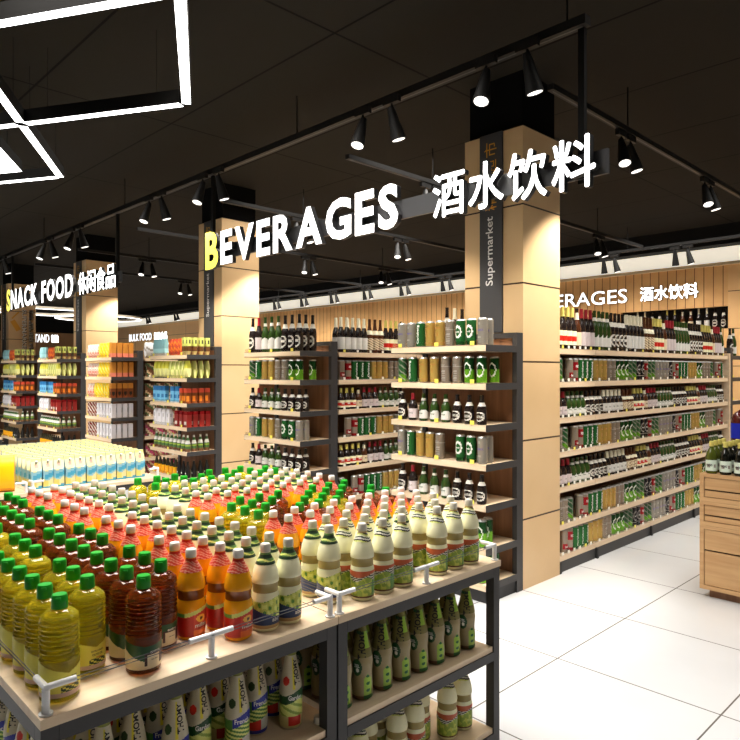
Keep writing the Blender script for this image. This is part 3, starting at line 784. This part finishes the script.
# ---- long beer rows
def seq(pattern, n):
    out = []
    while len(out) < n: out += pattern
    return out[:n]
bt = ['b_yellow'] * 4 + ['b_cream'] + ['b_red'] * 3 + ['b_green'] * 4 + ['b_black'] * 4 + ['b_white'] * 5 + ['b_amber'] * 3 + ['b_yellow'] * 3 + ['b_cream'] + ['b_red'] * 3 + ['b_green'] * 5 + ['b_black'] * 5
ct = ['beige'] * 3 + ['leaf', None, 'white_red', 'red_white'] + ['green'] * 3 + ['gold'] * 3 + ['beige'] * 2 + ['green_net'] * 3 + ['leaf'] * 2 + ['black_can', 'black_can', 'red_white', 'leaf', 'leaf'] + ['silver'] * 4 + ['black_can', 'white_red', 'red_white'] + ['green'] * 3 + ['gold'] * 3 + ['green_net'] * 2
def long_row(y0, x0, x1, where, levels=range(7), top_deep=2, off=0):
    for j in levels:
        isb = j in (0, 2, 4); p = .0770 if isb else .0850
        n = int((x1 - x0) / p); base = bt if isb else ct
        ks = seq(base[(off + j * 3 if j else off) % 7:] + base, n) if j else seq(base[off:] + base, n)
        for d in range(top_deep if j == 0 else 1):
            for i, k in enumerate(ks):
                if k is None: continue
                kk = k + '_t' if j == 0 else k
                if d == 1 and i % 2: continue
                place(kk, x0 + p * (i + .5) + (.02 if d else 0), y0 + .065 + .095 * d, LV[j], random.uniform(-.15, .15),
                      f'{CN[k]}, {ORD[i]} on {LV_ORD[j]} shelf{" back line" if d else ""}, {where}', f'{LV_ORD[j]} shelf{" second line" if d else ""}, {where}', False)
long_row(2.65, 4.70, 8.60, 'row by white floor')
long_row(4.68, 4.20, 5.15, 'aisle between the columns', range(6), 2, 16)

# bottles in the wall niche
for i in range(12):
    k = ['b_black_t', 'b_white_t', 'b_cream_t', 'b_yellow_t'][(i // 2) % 4]
    place(k, XW + .12, 3.50 + .123 * i, 2.24, -PI / 2, f'dark bottle in the back wall niche, {ORD[i]} from its bare panel end', 'bottles in the back wall niche', False)

# ------------------------------------------------------------------ display tables
def table(x, y, wd, dp, label):
    r = empty('display_table', (x, y, 0)); tag(r, label, 'display table', 'low wooden display tables on steel frames')
    g = .002
    MB().box(g, wd - g, 0, dp, .776, .8, 'oak').obj('table_top', r)
    fr = MB()
    for a in (0.004, wd - .044):
        for b in (.006, dp - .046): MB().box(a, a + .04, b, b + .04, 0, .7755, 'steel').obj('leg', r)
    MB().box(.045, wd - .045, .006, .046, .735, .7755, 'steel').obj('frame', r)
    MB().box(.045, wd - .045, dp - .046, dp - .006, .735, .7755, 'steel').obj('frame', r)
    for a in (0.004, wd - .044): MB().box(a, a + .04, .047, dp - .047, .735, .7755, 'steel').obj('frame', r)
    for z in (.445, .105):
        sh = MB().box(.046, wd - .046, .012, dp - .012, z - .022, z, 'oak').obj('shelf', r)
        MB().box(.045, wd - .045, .006, .046, z - .058, z - .0225, 'steel').obj('rail', sh)
        MB().box(.045, wd - .045, dp - .046, dp - .006, z - .058, z - .0225, 'steel').obj('rail', sh)
    MB().box(.05, wd - .05, dp / 2 - .01, dp / 2 + .01, .11, .734, 'steel_dark').obj('divider', r)
    return r
def guard(x, y, dx, dy, label, arms, mid=False):
    """white corner post with two arms; arms = list of unit directions"""
    b = MB().tube((0, 0, 0), (0, 0, .004), .016, .016, 'white_plastic', 16).tube((0, 0, .004), (0, 0, .058), .009, .009, 'white_plastic', 16)
    for ax, ay in arms:
        b.tube((-.006 * ax, -.006 * ay, .063), (.068 * ax, .068 * ay, .063), .0078, .0078, 'white_plastic', 12)
    o = b.obj('rail_bracket', None, (x, y, .8005))
    return tag(o, label, 'rail bracket', 'white brackets holding the clear table rail')
def glass_rail(p, q, label):
    mb = MB()
    P = Vector((*p, 0)); Q = Vector((*q, 0)); d = (Q - P).normalized()
    for dz in (.058, .067): mb.tube(P + Vector((0, 0, dz)), Q + Vector((0, 0, dz)), .0013, .0013, 'wire', 6)
    o = mb.obj('guard_rail', None, (0, 0, .8)); tag(o, label, 'guard rail', 'thin guard wires round the tables'); return o
TX = [.51, 1.42, 2.334]
T0, TD = 1.6, 1.8
table(TX[0], T0, .91, TD, 'corner display table loaded with oil, juice and milk drink bottles')
table(TX[1], T0, .914, TD, 'display table beside the white floor, green dressing bottles on its shelf')
table(TX[0], 4.62, .91, 1.5, 'display table under the yellow crisp bag and leading cartons')
table(TX[1], 4.62, .914, 1.5, 'display table covered in blue and yellow drink cartons')
e = .02
for x0, x1, nm in ((TX[0], TX[1], 'corner table'), (TX[1], TX[2], 'white floor table')):
    a, b = x0 + e, x1 - e; y = T0 + e
    guard(a, y, 0, 0, f'white rail bracket on the outer front corner of the {nm}' if x0 < 1 else f'white rail bracket at the seam, on the {nm} side', [(1, 0), (0, 1)])
    guard(b, y, 0, 0, f'white rail bracket at the seam, on the {nm} side' if x0 < 1 else f'white rail bracket on the outer front corner of the {nm}', [(-1, 0), (0, 1)])
    guard((a + b) / 2, y, 0, 0, f'white rail bracket midway along the front of the {nm}', [(-1, 0), (1, 0)])
    glass_rail((a + .068, y), ((a + b) / 2 - .068, y), f'guard wires along the front of the {nm}, first half from its outer side')
    glass_rail(((a + b) / 2 + .068, y), (b - .068, y), f'guard wires along the front of the {nm}, second half beyond the middle bracket')
    glass_rail((a, y + .068), (a, T0 + TD - .05), f'guard wires running back along the oil bottle side of the {nm}')
    glass_rail((b, y + .068), (b, T0 + TD - .05), f'guard wires running back on the farther side of the {nm}')
    guard(a, 4.65, 0, 0, f'white rail bracket on the carton table behind the {nm}, outer corner', [(1, 0), (0, 1)])
    guard(b, 4.65, 0, 0, f'white rail bracket on the carton table behind the {nm}, inner corner', [(-1, 0), (0, 1)])

def jit(): return random.uniform(-.0015, .0015)
NICE = {'oil_l': 'yellow olive oil bottle with green cap', 'oil_d': 'dark amber oil bottle with green cap', 'juice': 'orange juice bottle with white cap', 'milk': 'pale drink bottle with blue label',
        'milk_r': 'pale drink bottle with red-ringed label', 'dress_b': 'white dressing bottle with blue label', 'dress_g': 'white dressing bottle with green label', 'green_dress': 'olive green dressing bottle'}
PAT = ['oil_l', 'oil_l', 'oil_d', 'oil_d', 'juice', 'juice', 'milk', 'milk']
XS = [.585, .692, .80, .902, 1.0, 1.098, 1.195, 1.285]
GAP = [0, 1, 0, 1, 1, 0, 0, 0]
for c in range(8):
    for r in range(16):
        if GAP[c] and r % 4 == 0: continue
        if c in (0, 2, 5, 7) and r in (8,): continue
        k = PAT[c]
        place(k, XS[c] + jit() * .6, 1.69 + .1035 * r + jit() * .6, .8, random.uniform(-.1, .1) - (.5 if c < 4 else .25),
              f'{NICE[k]}, {ORD[r]} back, {ORD[c]} file, corner table', 'bottles on the corner table top')
for c in range(8):
    x = 1.495 + .102 * c
    for r in range(17):
        y = 1.675 + .0965 * r
        if r == 0 and c in (4,): continue
        if r < 3: k = 'milk' if c in (0, 4) else 'milk_r'
        elif r < 5: k = 'juice'
        elif r < 9: k = 'oil_l' if (c // 2) % 2 == 0 else 'oil_d'
        elif r < 11: k = 'juice'
        elif r < 14: k = 'milk'
        else: k = 'oil_l'
        if 5 <= r < 9 and (r + c * 3) % 4 == 0: continue
        if r >= 14 and (r + c) % 4 == 3: continue
        if c == 0 and r == 0: y += .06
        if c == 0 and r == 1: y += .055
        if c == 0 and r == 2: continue
        place(k, x + jit(), y + jit() * .5, .8, random.uniform(-.1, .1) - .45, f'{NICE[k]}, {ORD[r]} back, {ORD[c]} file, white floor table', 'bottles on the white floor table top')
# shelves of the corner table
for c in range(8):
    for r in range(3):
        k = 'dress_g' if (c + 2 * r) % 3 == 1 and c != 6 else 'dress_b'
        if c == 7 and r == 0: k = 'dress_g'
        place(k, .60 + .102 * c, 1.715 + .10 * r + (.05 if c % 2 == 0 and c < 7 else 0), .445, -.42 + random.uniform(-.1, .1), f'{NICE[k]}, {ORD[c]} file, {ORD[r]} back, corner table shelf', 'dressing bottles under the corner table top')
for r in range(3, 7):
    place('dress_b', .60, 1.765 + .10 * r, .445, -1.2, f'{NICE["dress_b"]}, outermost file, {ORD[r]} back, corner table shelf', 'dressing bottles under the corner table top')
for c in range(8):
    for r in range(3):
        place('green_dress', 1.51 + .1 * c, 1.69 + .1 * r, .445, random.uniform(-.08, .08) - .65, f'{NICE["green_dress"]}, {ORD[c]} file, {ORD[r]} back, white floor table shelf', 'green dressing bottles under the white floor table top')
    for r in range(2):
        if r == 1 and c > 5: continue
        place('milk_r' if r == 0 else 'milk', 1.51 + .1 * c, 1.71 + .1 * r + (.06 if c % 3 == 2 else 0), .105, random.uniform(-.08, .08), f'{NICE["milk_r" if r == 0 else "milk"]}, {ORD[c]} file, {ORD[r]} back, bottom table shelf', 'drink bottles on the bottom shelf')
# cartons
for r in range(12):
    for c in range(11):
        place('carton', 1.495 + .0725 * c, 4.76 + .094 * r, .8, -.15 + random.uniform(-.06, .06), f'blue and yellow drink carton, {ORD[r]} row back, {ORD[c]} along, carton table', 'cartons filling the carton table')
for r in range(4, 12):
    for c in range(8):
        place('carton', .60 + .095 * c, 4.76 + .094 * r, .8, -.15 + random.uniform(-.06, .06), f'blue and yellow drink carton behind the crisp bag, {ORD[r]} row back, {ORD[c]} along', 'cartons behind the yellow crisp bag')
place('yellow_bag', 1.25, 4.80, .8, -.35, 'big yellow crisp bag with a round red motif, nearest the cartons')
place('yellow_bag', .97, 4.82, .8, -.3, 'second yellow crisp bag beside the big one, cut off by the frame')
# another stand of yellow bags far behind
yt = table(1.42, 8.6, .914, .9, 'low display table far behind the cartons carrying yellow bags')
for i in range(3): place('yellow_bag', 1.62 + .27 * i, 8.75, .8, -.4, ORD[i] + ' yellow bag on the far table before the snack racks', 'yellow bags on the far table')

# ------------------------------------------------------------------ wooden drinks stand
r = empty('wooden_crate_stand', (4.92, 1.706, 0)); tag(r, 'pale wooden slatted crate stand holding wine bottles on the white floor', 'display stand')
CW, CD = 1.1, 1.25   # along x, along -y
MB().box(.05, CW - .05, -CD + .05, -.05, 0, .06, 'brown_panel').obj('plinth', r)
def crate(z0, z1, boards):
    c = MB()
    t = .028
    c.box(0, t, -t, 0, z0, z1, 'crate_wood').box(CW - t, CW, -t, 0, z0, z1, 'crate_wood').box(0, t, -CD, -CD + t, z0, z1, 'crate_wood').box(CW - t, CW, -CD, -CD + t, z0, z1, 'crate_wood')
    c.box(0, t, -CD + t, -t, z0, z0 + t, 'crate_wood').box(0, t, -CD + t, -t, z1 - t * .9, z1, 'crate_wood')
    c.box(t, CW - t, -t, 0, z0, z0 + t, 'crate_wood').box(t, CW - t, -t, 0, z1 - t * .9, z1, 'crate_wood')
    c.box(t, CW - t, -CD + t, -t, z1 - .012, z1 - .002, 'crate_wood')
    c.box(.02, .024, -CD + t, -t, z0 + t, z1 - t * .9, 'crate_gap').box(t, CW - t, -.024, -.02, z0 + t, z1 - t * .9, 'crate_gap')
    o = c.obj('crate', r)
    za = z0 + t + .004; zb = z1 - t * .9 - .004; tot = sum(boards); z = za; sc = (zb - za - .012 * (len(boards) - 1)) / tot
    for k in boards:
        MB().box(.006, .0195, -CD + t + .003, -t - .003, z, z + k * sc, 'crate_wood').obj('board', o)
        MB().box(t + .003, CW - t - .003, -.0195, -.006, z, z + k * sc, 'crate_wood').obj('board', o)
        z += k * sc + .012
    return o
crate(.06, .508, [1.7, 1]); crate(.509, .678, [1, 1.9]); crate(.679, .872, [1, 1.9])
q = empty('wooden_riser', (5.40, 1.70, .8725)); tag(q, 'pale wooden riser box on top of the crate stand under the big bottle', 'riser')
MB().box(0, .55, -1.05, 0, .15, .17, 'crate_wood').obj('top', q)
MB().box(0, .02, -1.05, 0, 0, .1495, 'crate_wood').obj('side_panel', q); MB().box(.53, .55, -1.05, 0, 0, .1495, 'crate_wood').obj('side_panel', q)
for c in range(7):
    for rr in range(4):
        k = 'wine_g' if c == 0 else 'wine_b'
        place(k, 4.975 + .085 * rr, 1.645 - .092 * c, .872, -PI / 2 + .1, f'{"green" if c == 0 else "dark"} wine bottle with yellow foil, {ORD[c]} file, {ORD[rr]} back, on the crate stand', 'wine bottles on the crate stand')
for c in range(3):
    place('magnum', 5.52, 1.595 - .20 * c, 1.0425, -PI / 2, ['big dark red bottle with plain blue label on the riser', 'second big dark red bottle on the riser, beyond the frame edge', 'third big dark red bottle on the riser'][c])

# ------------------------------------------------------------------ hanging signs
def hanging_sign(x, ya, yb, words_, label, zb=2.555, zt=2.86, ptop=3.436):
    r = empty('hanging_sign', (x, ya, zb)); tag(r, label, 'sign')
    def P(mb, n):
        o = mb.obj(n, r); o.location = (-x, -ya, -zb); return o
    P(MB().box(x + .062, x + .08, yb, ya, 2.62, 2.75, 'sign_bar'), 'bar')
    for yy in (ya - .02, yb + .16): P(MB().box(x + .081, x + .111, yy - .018, yy + .018, 2.60, ptop, 'black_paint'), 'pole')
    for txt, y0, y1, bold, first in words_:
        chars = [ch for ch in txt]
        wid = []
        for ch in chars:
            if ch == ' ': wid.append(.35); continue
            vs, fs, ns = glyphs(ch, 0 if ord(ch) > 1000 else bold, .5); a, b, c, d = bbox(vs)
            wid.append((b - a) / (d - c) if ord(ch) < 1000 else .98)
        gap = .13 if ord(chars[0]) < 1000 else .10
        tot = sum(wid) + gap * (len(wid) - 1); s = (y0 - y1) / tot
        y = y0
        for i, ch in enumerate(chars):
            if ch != ' ':
                big = (i == 0 and first)
                m = 'sign_yellow' if big else 'sign_white'
                mb = MB(); flat_text(mb, ch, m, (x + .03, y, zb - (.02 if big else 0)), (0, -1, 0), (0, 0, 1), wid[i] * s, (zt - zb) + (.04 if big else 0) - (.025 if ord(ch) > 1000 else 0), bold, .04)
                o = P(mb, 'letter')
                if big: o['label'] = 'yellow letter'
            y -= (wid[i] + gap) * s
    return r
XSIGN = 3.2
hanging_sign(XSIGN, 5.52, 1.58, [('BEVERAGES', 5.50, 3.02, .035, True), ('酒水饮料', 2.72, 1.62, .019, False)], 'large hanging sign reading BEVERAGES with a yellow B and Chinese characters')
hanging_sign(XSIGN, 11.64, 7.47, [('SNACK FOOD', 11.62, 8.80, .03, True), ('休闲食品', 8.62, 7.50, .015, False)], 'hanging sign reading SNACK FOOD with a yellow S and Chinese characters')

def wall_sign(words_, org_x, z0, z1, label, yplane=None):
    r = None; root = empty('wall_sign', (org_x, words_[0][1], z0)); tag(root, label, 'sign')
    for txt, a, b, bold in words_:
        mb = MB()
        if yplane is None: flat_text(mb, txt, 'sign_white', (org_x - .02, a, z0), (0, -1, 0), (0, 0, 1), a - b, z1 - z0, bold, .03)
        else: flat_text(mb, txt, 'sign_white', (a, yplane - .02, z0), (1, 0, 0), (0, 0, 1), b - a, z1 - z0, bold, .03)
        o = mb.obj('lettering', root); o.location = (-org_x, -words_[0][1], -z0)
    return root
def ypx(px, X=XW):
    t = (px - 370) / 659; return X * (-.6985 * t + .7156) / (.7156 * t + .6985)
wall_sign([('BEVERAGES', ypx(525), ypx(628), .005), ('酒水饮料', ypx(641), ypx(699), .02)], XW, 2.745, 2.985, 'white BEVERAGES sign with Chinese characters on the slatted back wall')
wall_sign([('BULK FOOD', ypx(130), ypx(152.5), .02), ('散装食品', ypx(155), ypx(168), .02)], XW, 2.68, 2.95, 'small distant white BULK FOOD sign on the back wall')
rs = empty('wall_sign', (8.0, YW, 2.4)); tag(rs, 'small distant white STAND sign on the dim wall behind the snack racks', 'sign')
for txt, a, b, bold in (('STAND', 8.62, 9.28, .02), ('收银台', 9.354, 9.64, .02)):
    mb = MB(); flat_text(mb, txt, 'sign_white', (a, YW - .02, 2.70), (1, 0, 0), (0, 0, 1), b - a, .33, bold, .03); o = mb.obj('lettering', rs); o.location = (-8.0, -YW, -2.4)

# slogan on the farthest column: gold arrow and two lines of stacked characters
rs = empty('column_graphic', (4.7, 14.85, 2.0)); tag(rs, 'gold angle mark beside two upright lines of lettering on the farthest column', 'wall graphic')
mb = MB()
y = 14.855
def strip(mb, p, q, wd, m):
    p = Vector(p); q = Vector(q); d = (q - p).normalized(); n = Vector((-d.y, d.x)) * wd / 2
    pts = [p - n, q - n, q + n, p + n]
    mb.add([(a.x, y - .004, a.y) for a in pts] , [(0, 1, 2, 3)], m)
strip(mb, (4.21, 2.62), (4.33, 2.42), .10, 'gold'); strip(mb, (4.2, 2.66), (4.33, 2.80), .03, 'gold')
o = mb.obj('angle_mark', rs); o.location = (-4.7, -14.85, -2.0)
for xx, txt in ((4.40, 'SUPERMARKET'), (4.53, '精品超市')):
    mb = MB(); flat_text(mb, txt, 'sign_side', (xx, y - .006, 2.85), (0, 0, -1), (1, 0, 0), .9, .085, .02); flat_text(mb, txt, 'white', (xx - .012, y - .010, 2.862), (0, 0, -1), (1, 0, 0), .9, .085, .015)  # dark offset copy paints a shadow behind the white letters
    o = mb.obj('lettering', rs); o.location = (-4.7, -14.85, -2.0)

# ------------------------------------------------------------------ track lighting
def rail(p, q, z, label, rods=(), wd=.05, ht=.045):
    r = empty('light_track', (p[0], p[1], z)); tag(r, label, 'light track', 'black ceiling light tracks')
    P = Vector(p); Q = Vector(q)
    o = MB().bar((0, 0, 0), (Q.x - P.x, Q.y - P.y, 0), wd, ht, 'rail_black').obj('rail', r)
    d = (Q - P).normalized()
    MB().bar((d.x * .03, d.y * .03, -.002), (Q.x - P.x - d.x * .03, Q.y - P.y - d.y * .03, -.002), .012, .003, 'steel').obj('conductor_slot', r)
    for t in rods: MB().tube((d.x * t, d.y * t, ht), (d.x * t, d.y * t, ZC - z), .006, .006, 'black_paint', 8).obj('rod', r)
    return r
_lamp = {}
def lamp(x, y, z, tilt, az, label, ln=.2, power=0, target=None, angle=70):
    """track spotlight hanging below the track at (x, y); tilt off the vertical towards azimuth az"""
    k = 'h'
    if k not in _lamp:
        ad = MB().box(-.016, .016, -.07, .07, -.05, -.004, 'rail_black')
        st = MB().tube((0, 0, -.05), (0, 0, -.085), .009, .009, 'lamp_black', 8)
        hs = MB().tube((0, 0, .03), (0, 0, -.02), .022, .03, 'lamp_black', 18).tube((0, 0, -.02), (0, 0, -.19), .03, .052, 'lamp_black', 20, True, 'black')
        ln_ = MB().tube((0, 0, -.1905), (0, 0, -.1925), .043, .043, 'lens', 20)
        _lamp[k] = (ad.mesh('adapter'), st.mesh('stem'), hs.mesh('housing'), ln_.mesh('lens'))
    r = empty('track_spotlight', (x, y, z)); tag(r, label, 'spotlight', 'black track spotlights')
    ad, st, hs, le = [bpy.data.objects.new(n, m) for n, m in zip(('adapter', 'stem', 'housing', 'lens'), _lamp[k])]
    for o in (ad, st, hs): COL.objects.link(o); o.parent = r
    COL.objects.link(le); le.parent = hs
    hs.location = (0, 0, -.10); hs.rotation_mode = 'XYZ'
    d = Vector((math.sin(tilt) * math.cos(az), math.sin(tilt) * math.sin(az), -math.cos(tilt)))
    hs.rotation_euler = d.to_track_quat('-Z', 'Y').to_euler()
    if power:
        src = Vector((x, y, z - .10)) + d * .215
        spot('spotlight_beam', src, target or (src + d), power, angle)
    return r
ZT = 3.44
rail((XSIGN + .08, 1.70), (XSIGN + .08, 16.0), ZT, 'long black track above the hanging signs', [.12, 2.5, 5.7, 8.4, 11.5], .06, .05)
toX = math.pi; half = math.radians
pair_y = [2.17, 3.22, 5.40, 6.50, 8.67, 9.72, 11.85]
for i, y in enumerate(pair_y):
    tgt = (3.75, y + .4, 1.2)
    lamp(XSIGN, y + .13, ZT, half(20), half(190), f'lens-showing spotlight of pair {ORD[i]} along the track over the signs', power=55, target=(3.1, y - .2, .8), angle=80)
    lamp(XSIGN, y - .15, ZT, half(16), half(-20), f'outward spotlight of pair {ORD[i]} along the track over the signs', power=85 if i < 2 else 190, target=(4.1, y + .25, 1.4), angle=62)
ty = [2.27, 4.25, 6.3, 8.35, 10.4, 12.4]
for i, y in enumerate(ty):
    rail((3.87, y), (9.88, y), ZT, f'{ORD[i]} black track over the aisles, counted from the white floor', [1.15, 4.6], .045, .04)
    for j, x in enumerate((4.98, 6.75, 8.5)):
        if i > 3 and j > 1: continue
        a = lamp(x - .07, y, ZT, half(22), half(225), f'camera-side spotlight {ORD[j]} pair, {ORD[i]} aisle track', power=26 if j or i % 2 else 230, target=(x - .5, y + .38, 1.9), angle=66)
        b = lamp(x + .09, y, ZT, half(14), half(-60), f'outward spotlight {ORD[j]} pair, {ORD[i]} aisle track', power=30, target=(x + .3, y + .3, 1.0), angle=80)
        for o in (a, b): o.children[0].rotation_euler = (0, 0, PI / 2)
rail((9.95, 0.5), (9.95, 22), 3.42, 'long black track before the lit cove of the back wall', [1, 4, 7, 10, 13], .045, .04)
i = 0; y = 2.6
while y < 22:
    lamp(9.95, y + .09, 3.42, half(14), half(10), f'inner spotlight of pair {ORD[i]} along the cove track', power=20 if y < 16 else 0, target=(11, y + .1, 1.8), angle=80)
    lamp(9.95, y - .09, 3.42, half(14), half(-60), f'outer spotlight of pair {ORD[i]} along the cove track')
    y += 1.1 if y < 16 else 1.9; i += 1

# ------------------------------------------------------------------ LED pendants
ZL = 3.3
def led_bar(p, q, label, wd=.06, z=ZL):
    r = MB().bar((*p, z), (*q, z), wd, .085, 'black_paint').obj('led_pendant'); tag(r, label, 'pendant light', 'crossing black pendant light bars')
    P = Vector(p); Q = Vector(q); d = (Q - P).normalized() * .004
    MB().bar((P.x + d.x, P.y + d.y, z - .004), (Q.x - d.x, Q.y - d.y, z - .004), wd - .006, .0035, 'led').obj('diffuser', r)
    n = int((Q - P).length / 1.2) + 1
    for k in range(2):
        t = (.15, .85)[k]; c = P.lerp(Q, t); MB().tube((c.x, c.y, z + .085), (c.x, c.y, ZC), .0012, .0012, 'black', 6).obj('cable', r)
    return r
u60 = Vector((.5, .866)); u120 = Vector((-.5, .866))
Pp = Vector((1.458, 2.718)); A = Pp + u60 * 1.284
Cc = A + u120 * 1.284
cut_ = .035
led_bar(Pp, A, 'bright pendant bar running steeply across the top of the frame')
led_bar(A + u120 * .035, A + u120 * 1.25, 'bright pendant bar from the hexagon corner to the crossing')
led_bar(A + u120 * 1.32, A + u120 * 2.6, 'bright pendant bar continuing past the crossing', z=ZL)
led_bar(Pp + u120 * .07, Pp + u120 * 2.6, 'bright pendant bar at the very top corner')
D = Cc + u60 * 1.284
led_bar(D, Cc + u60 * .035, 'bright pendant bar descending from the crossing to the lower corner')
led_bar(Cc - u60 * .035, Cc - u60 * 1.2, 'bright pendant bar rising from the crossing')
led_bar(D + u120 * .035, D + u120 * 1.25, 'bright pendant bar closing the lower hexagon side')
# lit rhombus panel inside
E0 = Vector((1.81, 6.12)); quad = [E0, E0 - u60 * .62, E0 - u60 * .62 + u120 * .62, E0 + u120 * .62]
mb = MB(); vs = [(p.x, p.y, ZL) for p in quad] + [(p.x, p.y, ZL + .09) for p in quad]
mb.add(vs, [(0, 3, 2, 1)], 'led'); mb.add(vs, [(4, 5, 6, 7), (0, 1, 5, 4), (1, 2, 6, 5), (2, 3, 7, 6), (3, 0, 4, 7)], 'black_paint')
o = mb.obj('led_pendant'); tag(o, 'solid lit rhombus panel inside the lower hexagon of pendant bars', 'pendant light', 'crossing black pendant light bars')
MB().tube((quad[1].x + .1, quad[1].y + .2, ZL + .09), (quad[1].x + .1, quad[1].y + .2, ZC), .003, .003, 'black', 6).obj('cable', o)
# distant pendants
def ring_light(cx, cy, rr, n, label, z=3.3):
    mb = MB(); dm = MB()
    for i in range(n):
        a, b = 2 * PI * i / n, 2 * PI * (i + 1) / n
        p = (rr * math.cos(a), rr * math.sin(a), 0); q_ = (rr * math.cos(b), rr * math.sin(b), 0)
        mb.bar(p, q_, .09, .07, 'wall_white'); dm.bar((p[0], p[1], -.005), (q_[0], q_[1], -.005), .08, .004, 'led')
    r = mb.obj('ring_pendant', None, (cx, cy, z)); tag(r, label, 'pendant light'); dm.obj('diffuser', r)
    for a in (0, 2.1, 4.2): MB().tube((rr * math.cos(a), rr * math.sin(a), .07), (rr * math.cos(a), rr * math.sin(a), ZC - z), .004, .004, 'black', 6).obj('cable', r)
ring_light(8.87, 22.0, 1.3, 28, 'distant round ring pendant between the two sign columns')
ring_light(6.6, 20.6, 1.35, 6, 'distant hexagonal pendant seen below the word SNACK')
